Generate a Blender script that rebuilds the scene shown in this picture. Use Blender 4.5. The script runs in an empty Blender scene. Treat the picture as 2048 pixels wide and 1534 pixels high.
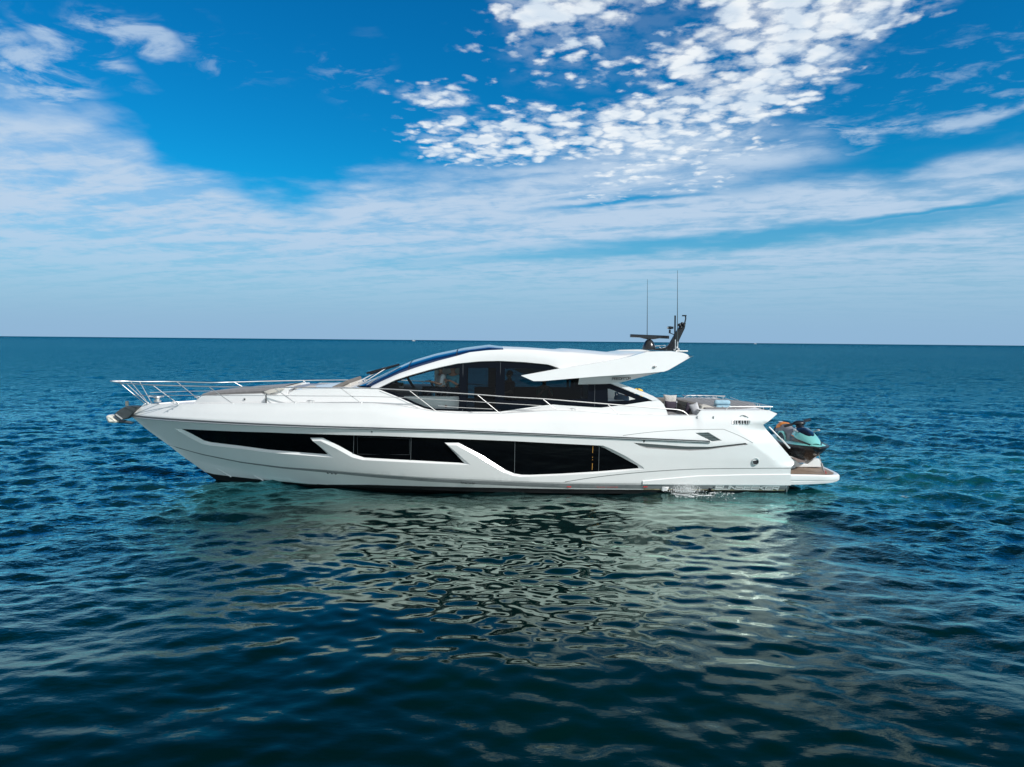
import bpy, bmesh, math, random
import numpy as np
from mathutils import Vector, Matrix
from mathutils.geometry import delaunay_2d_cdt
random.seed(7)
SC = bpy.context.scene
COL = SC.collection
PI = math.pi
# ------------------------------------------------------------------ camera
F = 1420.0; CX, CY = 1024.0, 767.0          # photograph pixels (2048 x 1534)
CAMH = 4.35
PITCH = math.atan((767 - 681.5) / F)
ROLL = math.atan(19.0 / 2048)
_fw = Vector((0, math.cos(PITCH), -math.sin(PITCH)))
_r0 = Vector((1, 0, 0)); _u0 = _r0.cross(_fw)
_rt = _r0 * math.cos(ROLL) + _u0 * math.sin(ROLL)
_up = _u0 * math.cos(ROLL) - _r0 * math.sin(ROLL)
CAM = Vector((0, 0, CAMH))
cam_d = bpy.data.cameras.new("camera"); cam = bpy.data.objects.new("camera", cam_d)
COL.objects.link(cam)
m = Matrix((( _rt.x, _up.x, -_fw.x, CAM.x), (_rt.y, _up.y, -_fw.y, CAM.y), (_rt.z, _up.z, -_fw.z, CAM.z), (0, 0, 0, 1)))
cam.matrix_world = m
cam_d.sensor_width = 36; cam_d.lens = F / 2048 * 36
cam_d.clip_start = 0.1; cam_d.clip_end = 80000
SC.camera = cam
# ------------------------------------------------------------------ light
SUN_EL = math.radians(37); SUN_AZ = math.radians(128)      # azimuth clockwise from +Y (view direction)
sd = Vector((math.sin(SUN_AZ) * math.cos(SUN_EL), math.cos(SUN_AZ) * math.cos(SUN_EL), math.sin(SUN_EL)))
sun_d = bpy.data.lights.new("sun", 'SUN'); sun = bpy.data.objects.new("sun", sun_d); COL.objects.link(sun)
sun_d.energy = 4.0; sun_d.angle = math.radians(0.53); sun_d.color = (1.0, 0.975, 0.945)
sun.rotation_euler = (-sd).to_track_quat('-Z', 'Y').to_euler(); sun.location = sd * 60
SC.view_settings.view_transform = 'Standard'; SC.view_settings.look = 'None'
SC.view_settings.exposure = 0.0; SC.view_settings.gamma = 1.0

# ---- node helpers
def _sock(nt, node, name, val):
    if val is None: return
    s = node.inputs[name]
    if isinstance(val, bpy.types.NodeSocket): nt.links.new(val, s)
    else: s.default_value = val
def nmath(nt, op, a, b=None, c=None, clamp=False):
    n = nt.nodes.new('ShaderNodeMath'); n.operation = op; n.use_clamp = clamp
    for i, v in enumerate((a, b, c)): _sock(nt, n, i, v)
    return n.outputs[0]
def nmap(nt, v, a, b, c=0.0, d=1.0, smooth=True):
    n = nt.nodes.new('ShaderNodeMapRange'); n.clamp = True
    n.interpolation_type = 'SMOOTHSTEP' if smooth else 'LINEAR'
    for i, x in enumerate((v, a, b, c, d)): _sock(nt, n, i, x)
    return n.outputs[0]
def nnoise(nt, vec, scale, detail=4, rough=0.55, dist=0.0):
    n = nt.nodes.new('ShaderNodeTexNoise'); n.noise_dimensions = '3D'
    _sock(nt, n, 'Vector', vec); n.inputs['Scale'].default_value = scale
    n.inputs['Detail'].default_value = detail; n.inputs['Roughness'].default_value = rough
    n.inputs['Distortion'].default_value = dist
    return n.outputs[0]
def ncomb(nt, x, y, z=0.0):
    n = nt.nodes.new('ShaderNodeCombineXYZ')
    for i, v in enumerate((x, y, z)): _sock(nt, n, i, v)
    return n.outputs[0]
def nmix(nt, f, a, b, mode='MIX'):
    n = nt.nodes.new('ShaderNodeMix'); n.data_type = 'RGBA'; n.blend_type = mode
    _sock(nt, n, 0, f)
    for i, v in ((6, a), (7, b)):
        if isinstance(v, (tuple, list)) and len(v) == 3: v = (*v, 1)
        _sock(nt, n, i, v)
    return n.outputs[2]

# ------------------------------------------------------------------ sky
world = bpy.data.worlds.new("World"); SC.world = world; world.use_nodes = True
nt = world.node_tree; nt.nodes.clear()
sky = nt.nodes.new('ShaderNodeTexSky'); sky.sky_type = 'NISHITA'; sky.sun_disc = False
sky.sun_elevation = SUN_EL; sky.sun_rotation = SUN_AZ; sky.altitude = 0
sky.air_density = 1.0; sky.dust_density = 0.4; sky.ozone_density = 2.5
tc = nt.nodes.new('ShaderNodeTexCoord'); sep = nt.nodes.new('ShaderNodeSeparateXYZ')
nt.links.new(tc.outputs['Generated'], sep.inputs[0])
dx, dy, dz = sep.outputs
az = nmath(nt, 'MULTIPLY', nmath(nt, 'ARCTAN2', dx, dy), 180 / PI)          # degrees, 0 = north (+Y)
el = nmath(nt, 'MULTIPLY', nmath(nt, 'ARCSINE', dz), 180 / PI)
zz = nmath(nt, 'ADD', nmath(nt, 'MAXIMUM', dz, 0.0), 0.07)
qx = nmath(nt, 'DIVIDE', dx, zz); qy = nmath(nt, 'DIVIDE', dy, zz)
q = ncomb(nt, qx, qy)
def ae(px, py):      # azimuth, elevation in degrees of a direction in the photograph
    d = (_rt * (px - CX) + _up * (CY - py) + _fw * F).normalized()
    return math.degrees(math.atan2(d.x, d.y)), math.degrees(math.asin(d.z))
warp = nmath(nt, 'MULTIPLY', nmath(nt, 'SUBTRACT', nnoise(nt, q, 1.6, 4), 0.5), 9.0)
azw = nmath(nt, 'ADD', az, warp)
elw = nmath(nt, 'ADD', el, nmath(nt, 'MULTIPLY', nmath(nt, 'SUBTRACT', nnoise(nt, ncomb(nt, qx, qy, 7.3), 2.2, 5), 0.5), 7.0))
def blob(px, py, rx, ry, rot=0, a=None, e=None, soft=0.25):
    a0, e0 = ae(px, py); k = 57.3 / F
    x = nmath(nt, 'SUBTRACT', a if a else azw, a0); y = nmath(nt, 'SUBTRACT', e if e else elw, e0)
    c, s = math.cos(math.radians(rot)), math.sin(math.radians(rot))
    xr = nmath(nt, 'ADD', nmath(nt, 'MULTIPLY', x, c), nmath(nt, 'MULTIPLY', y, s))
    yr = nmath(nt, 'SUBTRACT', nmath(nt, 'MULTIPLY', y, c), nmath(nt, 'MULTIPLY', x, s))
    xr = nmath(nt, 'DIVIDE', xr, rx * k); yr = nmath(nt, 'DIVIDE', yr, ry * k)
    d = nmath(nt, 'SQRT', nmath(nt, 'ADD', nmath(nt, 'MULTIPLY', xr, xr), nmath(nt, 'MULTIPLY', yr, yr)))
    return nmap(nt, d, 1.0 + soft * 1.6, 1.0 - soft * 1.6)
def nmaxall(lst):
    r = lst[0]
    for x in lst[1:]: r = nmath(nt, 'MAXIMUM', r, x)
    return r
# puffy altocumulus
puff_mask = nmaxall([blob(1520, 110, 330, 125, 30), blob(1700, 15, 270, 90, 22), nmath(nt, 'MULTIPLY', blob(1330, 60, 300, 120, 0, soft=.4), 0.48), nmath(nt, 'MULTIPLY', blob(1130, 60, 150, 120, 0, soft=.45), 0.64),
                     blob(1230, 250, 95, 55, 20, soft=.4), blob(1010, 275, 190, 45, 5, soft=.4), blob(885, 190, 75, 32, -10, soft=.4),
                     blob(1130, 0, 160, 40, 0, soft=.3)])
c1 = nnoise(nt, q, 11.5, 7, 0.60, 0.1)
c2 = nnoise(nt, ncomb(nt, qx, qy, 3.1), 4.0, 4, 0.5)
vo = nt.nodes.new('ShaderNodeTexVoronoi'); vo.feature = 'SMOOTH_F1'; vo.inputs['Scale'].default_value = 15.0; vo.inputs['Smoothness'].default_value = 0.35
vw = nt.nodes.new('ShaderNodeVectorMath'); vw.operation = 'ADD'; nt.links.new(q, vw.inputs[0])
nt.links.new(ncomb(nt, nmath(nt, 'MULTIPLY', nmath(nt, 'SUBTRACT', nnoise(nt, q, 9.0, 5, 0.6), 0.5), 0.16), nmath(nt, 'MULTIPLY', nmath(nt, 'SUBTRACT', nnoise(nt, ncomb(nt, qx, qy, 4.4), 9.0, 5, 0.6), 0.5), 0.16)), vw.inputs[1])
nt.links.new(vw.outputs[0], vo.inputs['Vector'])
lump = nmath(nt, 'SUBTRACT', 1.0, nmath(nt, 'MULTIPLY', vo.outputs['Distance'], 1.15))
cell = nmath(nt, 'ADD', nmath(nt, 'ADD', nmath(nt, 'MULTIPLY', c1, 0.30), nmath(nt, 'MULTIPLY', c2, 0.36)), nmath(nt, 'MULTIPLY', lump, 0.34))
thr = nmap(nt, puff_mask, 0.0, 1.0, 0.64, 0.385, smooth=False)
puff = nmap(nt, nmath(nt, 'SUBTRACT', cell, thr), -0.07, 0.17)
puff = nmath(nt, 'MULTIPLY', puff, nmap(nt, puff_mask, 0.0, 0.25))
film = nmath(nt, 'MULTIPLY', nmath(nt, 'MULTIPLY', nmap(nt, puff_mask, 0.3, 1.0), nmap(nt, c1, 0.38, 0.62)), 0.45)
puff = nmath(nt, 'MAXIMUM', puff, film)
puff = nmath(nt, 'MULTIPLY', puff, nmap(nt, elw, 30.0, 25.5))
# veil: thin streaky stratus whose top edge runs across the picture
rot = math.radians(20)
sx = nmath(nt, 'ADD', nmath(nt, 'MULTIPLY', qx, math.cos(rot)), nmath(nt, 'MULTIPLY', qy, -math.sin(rot)))
sy = nmath(nt, 'ADD', nmath(nt, 'MULTIPLY', qx, math.sin(rot)), nmath(nt, 'MULTIPLY', qy, math.cos(rot)))
st = ncomb(nt, nmath(nt, 'MULTIPLY', sx, 0.55), nmath(nt, 'MULTIPLY', sy, 1.5))
s1 = nnoise(nt, st, 2.2, 7, 0.62, 0.6)
s2 = nnoise(nt, q, 7.0, 6, 0.6, 0.4)
s3 = nnoise(nt, ncomb(nt, nmath(nt, 'MULTIPLY', az, 0.05), nmath(nt, 'MULTIPLY', el, 0.55)), 1.0, 5, 0.6, 0.8)
streak = nmath(nt, 'ADD', nmath(nt, 'ADD', nmath(nt, 'MULTIPLY', s1, 0.6), nmath(nt, 'MULTIPLY', s2, 0.30)), nmath(nt, 'MULTIPLY', s3, 0.10))
ramp = nt.nodes.new('ShaderNodeFloatCurve')     # elevation of the veil's upper edge against azimuth
a01 = nmap(nt, az, -40, 40, 0, 1, smooth=False)
nt.links.new(a01, ramp.inputs['Value'])
edge = [(-200, 150), (0, 165), (120, 185), (260, 250), (350, 335), (480, 375), (640, 385), (820, 345), (1000, 330), (1180, 300), (1330, 265),
        (1500, 262), (1640, 285), (1800, 330), (1950, 305), (2200, 250)]
cv = ramp.mapping.curves[0]
pts = []
for px, py in edge:
    a, e = ae(px, py); pts.append(((a + 40) / 80, e / 30))
pts = [p for p in pts if 0.0 < p[0] < 1.0]
cv.points[0].location = (0.0, pts[0][1]); cv.points[1].location = (1.0, pts[-1][1])
for p in pts: cv.points.new(*p)
ramp.mapping.update()
edge_el = nmath(nt, 'MULTIPLY', ramp.outputs[0], 30.0)
under = nmap(nt, nmath(nt, 'SUBTRACT', edge_el, elw), -1.2, 2.2)
elg = nmath(nt, 'ADD', el, nmath(nt, 'MULTIPLY', nmath(nt, 'SUBTRACT', elw, el), 0.28))
gaps = nmaxall([blob(1500, 478, 560, 16, 3.5, a=az, e=elg, soft=.5), blob(1790, 318, 260, 20, 4, a=az, e=elg, soft=.5), blob(1250, 402, 160, 7, 4, a=az, e=elg, soft=.5), blob(1850, 425, 260, 8, 4, a=az, e=elg, soft=.5)])
gaps = nmath(nt, 'MULTIPLY', gaps, 0.95)
dens = nmath(nt, 'MULTIPLY', under, nmath(nt, 'SUBTRACT', 1.0, gaps))
veil = nmath(nt, 'MULTIPLY', dens, nmath(nt, 'ADD', 0.8, nmath(nt, 'MULTIPLY', nmap(nt, el, 0.5, 6.5), nmath(nt, 'SUBTRACT', nmap(nt, streak, 0.38, 0.56, 0.45, 1.0), 0.8))))
veil = nmath(nt, 'MULTIPLY', veil, nmap(nt, el, 0.0, 9.5, 0.30, 0.95))
# wisps upper left, right and thin scraps
wmask = nmaxall([blob(10, 115, 120, 42, -8), blob(165, 85, 95, 34, -18), blob(270, 50, 95, 24, -12), blob(1350, 290, 170, 38, 8, soft=.5), blob(1780, 255, 300, 16, 4, soft=.5)])
wn = nnoise(nt, ncomb(nt, nmath(nt, 'MULTIPLY', sx, 0.8), sy, 5.0), 5.0, 7, 0.62, 0.5)
wisp = nmath(nt, 'MULTIPLY', nmath(nt, 'MULTIPLY', wmask, nmap(nt, wn, 0.40, 0.62)), 0.75)
faint = nmaxall([blob(1740, 180, 160, 40, 0, soft=.55), blob(1960, 150, 110, 50, 10, soft=.6), blob(450, 110, 80, 30, -20, soft=.6), blob(700, 150, 60, 40, 0, soft=.6)])
wn2 = nnoise(nt, ncomb(nt, nmath(nt, 'MULTIPLY', sx, 0.8), sy, 9.0), 9.0, 7, 0.62, 0.4)
wisp = nmath(nt, 'MAXIMUM', wisp, nmath(nt, 'MULTIPLY', nmath(nt, 'MULTIPLY', faint, nmap(nt, wn2, 0.50, 0.72)), 0.38))
# unseen sky: clouds overhead and aside, and an added white fill behind the viewer
other = nmath(nt, 'MULTIPLY', nmap(nt, nnoise(nt, ncomb(nt, qx, qy, 11.0), 1.3, 6, 0.6), 0.50, 0.68), 0.55)
other = nmath(nt, 'MULTIPLY', other, nmath(nt, 'MAXIMUM', nmap(nt, nmath(nt, 'ABSOLUTE', az), 48, 70), nmap(nt, el, 50, 65)))
behind = nmap(nt, nmath(nt, 'ABSOLUTE', az), 85, 110)          # unseen white overcast added behind the viewer as neutral fill for the hull
behind = nmath(nt, 'MULTIPLY', behind, nmap(nt, nnoise(nt, ncomb(nt, qx, qy, 11.0), 1.1, 6, 0.6), 0.30, 0.60, 0.55, 0.95))
cloud = nmath(nt, 'MAXIMUM', nmath(nt, 'MAXIMUM', veil, wisp), other)
hs = nt.nodes.new('ShaderNodeHueSaturation'); hs.inputs['Saturation'].default_value = 1.35; hs.inputs['Value'].default_value = 1.0
nt.links.new(sky.outputs[0], hs.inputs['Color'])
skyc = nmix(nt, 1.0, hs.outputs[0], (0.05, 0.98, 1.16), 'MULTIPLY')
skyc = nmix(nt, nmap(nt, el, 27.0, 50.0), skyc, nmix(nt, 1.0, skyc, (0.4, 0.36, 0.30), 'MULTIPLY'))  # unseen sky overhead dimmed to darken the near water's reflections
hz = nmap(nt, el, 0.0, 12.5, 1.0, 0.0)
skyc = nmix(nt, nmath(nt, 'MULTIPLY', hz, 1.0), skyc, (2.15, 4.15, 6.3))
veilc = (5.1, 6.5, 8.2)
puffs = nnoise(nt, ncomb(nt, qx, qy, 1.2), 9.0, 4, 0.5)
puffc = nmix(nt, nmap(nt, puffs, 0.35, 0.65), (7.2, 8.2, 9.2), (9.4, 9.8, 10.0))
c = nmix(nt, cloud, skyc, veilc)
c = nmix(nt, nmath(nt, 'MULTIPLY', puff, 0.92), c, puffc)
c = nmix(nt, behind, c, (5.9, 6.3, 6.6))
bg = nt.nodes.new('ShaderNodeBackground'); bg.inputs['Strength'].default_value = 0.1
nt.links.new(c, bg.inputs['Color'])
wo = nt.nodes.new('ShaderNodeOutputWorld'); nt.links.new(bg.outputs[0], wo.inputs[0])

# ------------------------------------------------------------------ materials
MATS = {}
def mat(name, col, rough=0.5, metal=0.0, spec=0.5, ior=1.5, coat=0.0, var=0.0, vscale=3.0, bump=0.0, bscale=40.0, trans=None, emit=None, sheen=0.0, stretch=None, rvar=0.0):
    if name in MATS: return MATS[name]
    M = bpy.data.materials.new(name); M.use_nodes = True
    t = M.node_tree; b = t.nodes['Principled BSDF']
    b.inputs['Base Color'].default_value = (*col, 1); b.inputs['Roughness'].default_value = rough
    b.inputs['Metallic'].default_value = metal; b.inputs['IOR'].default_value = ior
    b.inputs['Specular IOR Level'].default_value = spec
    b.inputs['Coat Weight'].default_value = coat; b.inputs['Coat Roughness'].default_value = 0.05
    if sheen: b.inputs['Sheen Weight'].default_value = sheen
    tcn = t.nodes.new('ShaderNodeTexCoord'); vec = tcn.outputs['Object']
    if stretch:
        mp = t.nodes.new('ShaderNodeMapping'); mp.inputs['Scale'].default_value = stretch
        t.links.new(vec, mp.inputs['Vector']); vec = mp.outputs[0]
    if var:
        n = nnoise(t, vec, vscale, 6, 0.6)
        f = nmap(t, n, 0.3, 0.7, 1.0 - var, 1.0 + var * 0.6)
        cc = nmix(t, 1.0, (*col, 1), ncomb(t, f, f, f), 'MULTIPLY')
        t.links.new(cc, b.inputs['Base Color'])
    if rvar:
        n = nnoise(t, vec, vscale * 1.7, 5, 0.6)
        t.links.new(nmap(t, n, 0.3, 0.7, max(rough - rvar, 0.02), rough + rvar), b.inputs['Roughness'])
    if bump:
        n = nnoise(t, vec, bscale, 5, 0.6)
        bp = t.nodes.new('ShaderNodeBump'); bp.inputs['Strength'].default_value = 1.0; bp.inputs['Distance'].default_value = bump
        t.links.new(n, bp.inputs['Height']); t.links.new(bp.outputs[0], b.inputs['Normal'])
    if emit:
        b.inputs['Emission Color'].default_value = (*emit[:3], 1); b.inputs['Emission Strength'].default_value = emit[3]
    MATS[name] = M
    return M
def glassmat(name, tint, refl=(1, 1, 1)):
    M = bpy.data.materials.new(name); M.use_nodes = True; t = M.node_tree; t.nodes.clear()
    tr = t.nodes.new('ShaderNodeBsdfTransparent'); tr.inputs[0].default_value = (*tint, 1)
    gl = t.nodes.new('ShaderNodeBsdfGlossy'); gl.inputs['Roughness'].default_value = 0.02; gl.inputs['Color'].default_value = (*refl, 1)
    fr = t.nodes.new('ShaderNodeFresnel'); fr.inputs[0].default_value = 1.3
    mx = t.nodes.new('ShaderNodeMixShader'); t.links.new(fr.outputs[0], mx.inputs[0]); t.links.new(tr.outputs[0], mx.inputs[1]); t.links.new(gl.outputs[0], mx.inputs[2])
    o = t.nodes.new('ShaderNodeOutputMaterial'); t.links.new(mx.outputs[0], o.inputs[0])
    MATS[name] = M; return M
WHITE = mat('gelcoat_white', (0.77, 0.772, 0.765), 0.22, coat=0.35, var=0.03, vscale=0.7, rvar=0.05)
DECKW = mat('deck_white', (0.76, 0.76, 0.75), 0.5, bump=0.0015, bscale=160, var=0.04)
BAND = mat('band_grey', (0.25, 0.265, 0.27), 0.3, metal=0.0, var=0.12, vscale=2.0, stretch=(1, 1, 7), rvar=0.08)
RUB = mat('rub_dark', (0.045, 0.055, 0.06), 0.35)
ANTI = mat('antifoul_black', (0.006, 0.006, 0.008), 0.6)
BLKGL = mat('black_glass', (0.0015, 0.002, 0.003), 0.04, spec=0.25, var=0.2)
FRIT = mat('black_frit', (0.003, 0.005, 0.009), 0.06, spec=0.12)
CHROME = mat('stainless', (0.66, 0.66, 0.65), 0.48, metal=1.0, rvar=0.05, vscale=6)
DKPL = mat('dark_plastic', (0.008, 0.010, 0.014), 0.35, var=0.2)
GREYC = mat('cushion_grey', (0.19, 0.18, 0.18), 0.85, bump=0.004, bscale=60, var=0.12, vscale=8, sheen=0.2)
TAUPE = mat('cushion_taupe', (0.17, 0.155, 0.14), 0.85, bump=0.004, bscale=50, var=0.12, vscale=8)
BEIGE = mat('cushion_beige', (0.55, 0.52, 0.47), 0.85, bump=0.004, bscale=60, var=0.08, vscale=8)
PLUM = mat('cushion_plum', (0.045, 0.035, 0.055), 0.9, bump=0.004, bscale=60, var=0.15)
FLEECE = mat('fleece_white', (0.60, 0.58, 0.55), 0.95, bump=0.02, bscale=45, var=0.25, vscale=25)
TOWEL = mat('towel_blue', (0.32, 0.50, 0.60), 0.95, bump=0.006, bscale=90, var=0.12, vscale=14)
GREYP = mat('panel_grey', (0.30, 0.31, 0.32), 0.4)
LINE = mat('seam_grey', (0.12, 0.13, 0.13), 0.6)
BLUEGL = mat('windscreen_blue', (0.004, 0.02, 0.075), 0.04, spec=0.9, ior=1.6, coat=0.6)
CLEAR = glassmat('side_glass_clear', (0.88, 0.91, 0.91))
TINT = glassmat('side_glass_tint', (0.26, 0.34, 0.36))
# teak with planks
def teakmat():
    M = bpy.data.materials.new('teak'); M.use_nodes = True; t = M.node_tree; b = t.nodes['Principled BSDF']
    tcn = t.nodes.new('ShaderNodeTexCoord'); mp = t.nodes.new('ShaderNodeMapping'); mp.inputs['Scale'].default_value = (30, 1.5, 1)
    t.links.new(tcn.outputs['Object'], mp.inputs['Vector'])
    n = nnoise(t, mp.outputs[0], 3, 6, 0.6)
    base = nmix(t, nmap(t, n, 0.3, 0.7), (0.20, 0.13, 0.09), (0.33, 0.25, 0.19))
    s = t.nodes.new('ShaderNodeSeparateXYZ'); t.links.new(tcn.outputs['Object'], s.inputs[0])
    f = nmath(t, 'FRACT', nmath(t, 'MULTIPLY', s.outputs[1], 1 / 0.09))
    ln = nmath(t, 'LESS_THAN', f, 0.07)
    t.links.new(nmix(t, ln, base, (0.02, 0.018, 0.015)), b.inputs['Base Color'])
    b.inputs['Roughness'].default_value = 0.55
    MATS['teak'] = M; return M
TEAK = teakmat()
MINT = mat('mint_paint', (0.22, 0.60, 0.56), 0.25, coat=0.5, var=0.05)
JBLACK = mat('ski_black', (0.010, 0.010, 0.011), 0.32, rvar=0.1, vscale=8)
JGREY = mat('ski_seat_grey', (0.22, 0.22, 0.24), 0.7, bump=0.003, bscale=90, var=0.1, vscale=12)
ORANGE = mat('orange_vinyl', (0.85, 0.27, 0.03), 0.5, var=0.08, vscale=12)
YELLOW = mat('yellow_vinyl', (0.80, 0.50, 0.03), 0.5, var=0.12, vscale=12)
RED = mat('red_paint', (0.55, 0.02, 0.02), 0.5)
LETTER = mat('letter_white', (0.88, 0.88, 0.86), 0.4)
LETDK = mat('letter_dark', (0.03, 0.03, 0.035), 0.35)
SKIN = mat('skin', (0.50, 0.27, 0.19), 0.55, var=0.06, vscale=20)
HAIR = mat('hair_dark', (0.03, 0.02, 0.015), 0.6, bump=0.004, bscale=90)
INTW = mat('interior_white', (0.75, 0.76, 0.75), 0.45, var=0.04)
INTD = mat('interior_dark', (0.02, 0.022, 0.026), 0.5, var=0.2)
WOODI = mat('interior_wood', (0.10, 0.06, 0.04), 0.35, var=0.3, vscale=4, stretch=(1, 1, 8))

# ------------------------------------------------------------------ mesh builder
class MB:
    def __init__(s): s.v = []; s.f = []; s.m = []; s.n = None
    def add(s, vs, fs, mi=0):
        o = len(s.v); s.v += [tuple(p) for p in vs]
        for f in fs: s.f.append(tuple(i + o for i in f)); s.m.append(mi)
        return s
    def box(s, c, d, mi=0, rz=0.0, ry=0.0, taper=1.0):
        x, y, z = d[0] / 2, d[1] / 2, d[2] / 2
        vs = []
        for k, t in ((-1, 1.0), (1, taper)):
            for i, j in ((-1, -1), (1, -1), (1, 1), (-1, 1)): vs.append(Vector((i * x * t, j * y * t, k * z)))
        R = Matrix.Rotation(rz, 3, 'Z') @ Matrix.Rotation(ry, 3, 'Y')
        vs = [R @ p + Vector(c) for p in vs]
        return s.add(vs, [(3, 2, 1, 0), (4, 5, 6, 7), (0, 1, 5, 4), (1, 2, 6, 5), (2, 3, 7, 6), (3, 0, 4, 7)], mi)
    def grid(s, rows, mi=0, closed=False, flip=False):
        n = len(rows[0]); vs = [p for r in rows for p in r]; fs = []
        for i in range(len(rows) - 1):
            for j in range(n if closed else n - 1):
                a, b = i * n + j, i * n + (j + 1) % n; c, d = (i + 1) * n + (j + 1) % n, (i + 1) * n + j
                fs.append((a, d, c, b) if flip else (a, b, c, d))
        return s.add(vs, fs, mi)
    def tube(s, pts, r, n=8, mi=0, cap=True):
        pts = [Vector(p) for p in pts]
        if len(pts) < 2: return s
        rs = r if isinstance(r, (list, tuple)) else [r] * len(pts)
        rows = []; up = None
        for i, p in enumerate(pts):
            t = (pts[min(i + 1, len(pts) - 1)] - pts[max(i - 1, 0)]).normalized()
            if up is None: up = Vector((0, 0, 1)) if abs(t.z) < 0.9 else Vector((1, 0, 0))
            a = t.cross(up).normalized(); b = a.cross(t).normalized(); up = b
            rows.append([p + (a * math.cos(k * 2 * PI / n) + b * math.sin(k * 2 * PI / n)) * rs[i] for k in range(n)])
        s.grid(rows, mi, closed=True)
        if cap:
            o = len(s.v) - n * len(pts)
            s.f.append(tuple(o + k for k in range(n))[::-1]); s.m.append(mi)
            o2 = len(s.v) - n
            s.f.append(tuple(o2 + k for k in range(n))); s.m.append(mi)
        return s
    def lathe(s, prof, c=(0, 0, 0), n=20, axis='Z', mi=0):
        rows = []
        for r, h in prof:
            row = []
            for k in range(n):
                a = 2 * PI * k / n; x, y = r * math.cos(a), r * math.sin(a)
                p = {'Z': (x, y, h), 'Y': (x, h, y), 'X': (h, x, y)}[axis]
                row.append((c[0] + p[0], c[1] + p[1], c[2] + p[2]))
            rows.append(row)
        s.grid(rows, mi, closed=True)
        return s
    def ell(s, c, r, n=16, m_=10, mi=0, e=1.0, R=None):
        rows = []
        sg = lambda x, p: math.copysign(abs(x) ** p, x)
        for i in range(m_ + 1):
            ph = -PI / 2 + PI * i / m_; row = []
            for k in range(n):
                th = 2 * PI * k / n
                p = Vector((r[0] * sg(math.cos(ph), e) * sg(math.cos(th), e), r[1] * sg(math.cos(ph), e) * sg(math.sin(th), e), r[2] * sg(math.sin(ph), e)))
                if R: p = R @ p
                row.append(p + Vector(c))
            rows.append(row)
        return s.grid(rows, mi, closed=True)
    def prism(s, loopA, loopB, mi=0):
        n = len(loopA); s.add(list(loopA) + list(loopB), [tuple(range(n)), tuple(range(2 * n - 1, n - 1, -1))] + [(i, (i + 1) % n + 0, (i + 1) % n + n, i + n)[::-1] for i in range(n)], mi)
        return s
    def mirror(s, weld=False):
        if not weld: s.mir = True; return s          # a separate twin on the other side
        o = len(s.v); s.v += [(x, -y, z) for x, y, z in s.v]
        nf = [tuple(i + o for i in f)[::-1] for f in s.f]; s.f += nf; s.m += list(s.m); s.weld = True
        return s
    def build(s, name, mats, parent=None, smooth=True, angle=38, bevel=0.0, sub=0, recalc=True):
        if getattr(s, 'mir', False):
            s.mir = False
            t = MB(); t.v = [(x, -y, z) for x, y, z in s.v]; t.f = [tuple(f)[::-1] for f in s.f]; t.m = list(s.m)
            if s.n is not None: t.n = [(a, -b, c) for a, b, c in s.n]
            r = s.build(name, mats, parent, smooth, angle, bevel, sub, recalc)
            pt = parent
            if parent is not None and parent.get('_twin') is not None and parent.get('_twin') in bpy.data.objects: pt = bpy.data.objects[parent['_twin']]
            r2 = t.build(name, mats, pt, smooth, angle, bevel, sub, recalc); r['_twin'] = r2.name
            return r
        me = bpy.data.meshes.new(name); me.from_pydata([tuple(p) for p in s.v], [], s.f)
        mats = mats if isinstance(mats, (list, tuple)) else [mats]
        for m_ in mats: me.materials.append(m_)
        me.polygons.foreach_set('material_index', s.m)
        if getattr(s, 'weld', False) and s.n is not None:
            bm = bmesh.new(); bm.from_mesh(me); bmesh.ops.remove_doubles(bm, verts=bm.verts, dist=2e-4); bm.to_mesh(me); bm.free()
            me.polygons.foreach_set('use_smooth', [True] * len(me.polygons)); N = []
            for v in me.vertices:
                n = nrm(v.co.x, v.co.z, s.bf)
                N.append((n.x, n.y if v.co.y < -1e-3 else -n.y if v.co.y > 1e-3 else n.y, n.z))
            me.normals_split_custom_set_from_vertices([Vector(n).normalized() for n in N])
        elif s.n is None:
            bm = bmesh.new(); bm.from_mesh(me)
            bmesh.ops.remove_doubles(bm, verts=bm.verts, dist=1e-5)
            if recalc: bmesh.ops.recalc_face_normals(bm, faces=bm.faces)
            bm.to_mesh(me); bm.free()
            if smooth:
                me.polygons.foreach_set('use_smooth', [True] * len(me.polygons)); me.set_sharp_from_angle(angle=math.radians(angle))
        else:
            me.polygons.foreach_set('use_smooth', [True] * len(me.polygons))
            me.normals_split_custom_set_from_vertices(s.n)
        ob = bpy.data.objects.new(name, me); COL.objects.link(ob)
        if parent is not None: ob.parent = parent
        if bevel:
            b = ob.modifiers.new('bevel', 'BEVEL'); b.width = bevel; b.segments = 2; b.limit_method = 'ANGLE'; b.angle_limit = math.radians(40)
        if sub:
            b = ob.modifiers.new('sub', 'SUBSURF'); b.levels = sub; b.render_levels = sub
        return ob
def empty(name, loc=(0, 0, 0), rz=0.0):
    o = bpy.data.objects.new(name, None); COL.objects.link(o); o.location = loc; o.rotation_euler = (0, 0, rz); o.empty_display_size = 0.3
    return o
def tag(o, label=None, cat=None, group=None, kind=None):
    if label: o['label'] = label
    if cat: o['category'] = cat
    if group: o['group'] = group
    if kind: o['kind'] = kind
    return o
def smoothpath(P, k=6):
    P = [np.array(p, float) for p in P]; out = []
    for i in range(len(P) - 1):
        p0, p1, p2, p3 = P[max(i - 1, 0)], P[i], P[i + 1], P[min(i + 2, len(P) - 1)]
        for j in range(k):
            t = j / k
            out.append(0.5 * ((2 * p1) + (-p0 + p2) * t + (2 * p0 - 5 * p1 + 4 * p2 - p3) * t * t + (-p0 + 3 * p1 - 3 * p2 + p3) * t ** 3))
    out.append(P[-1]); return out

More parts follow.
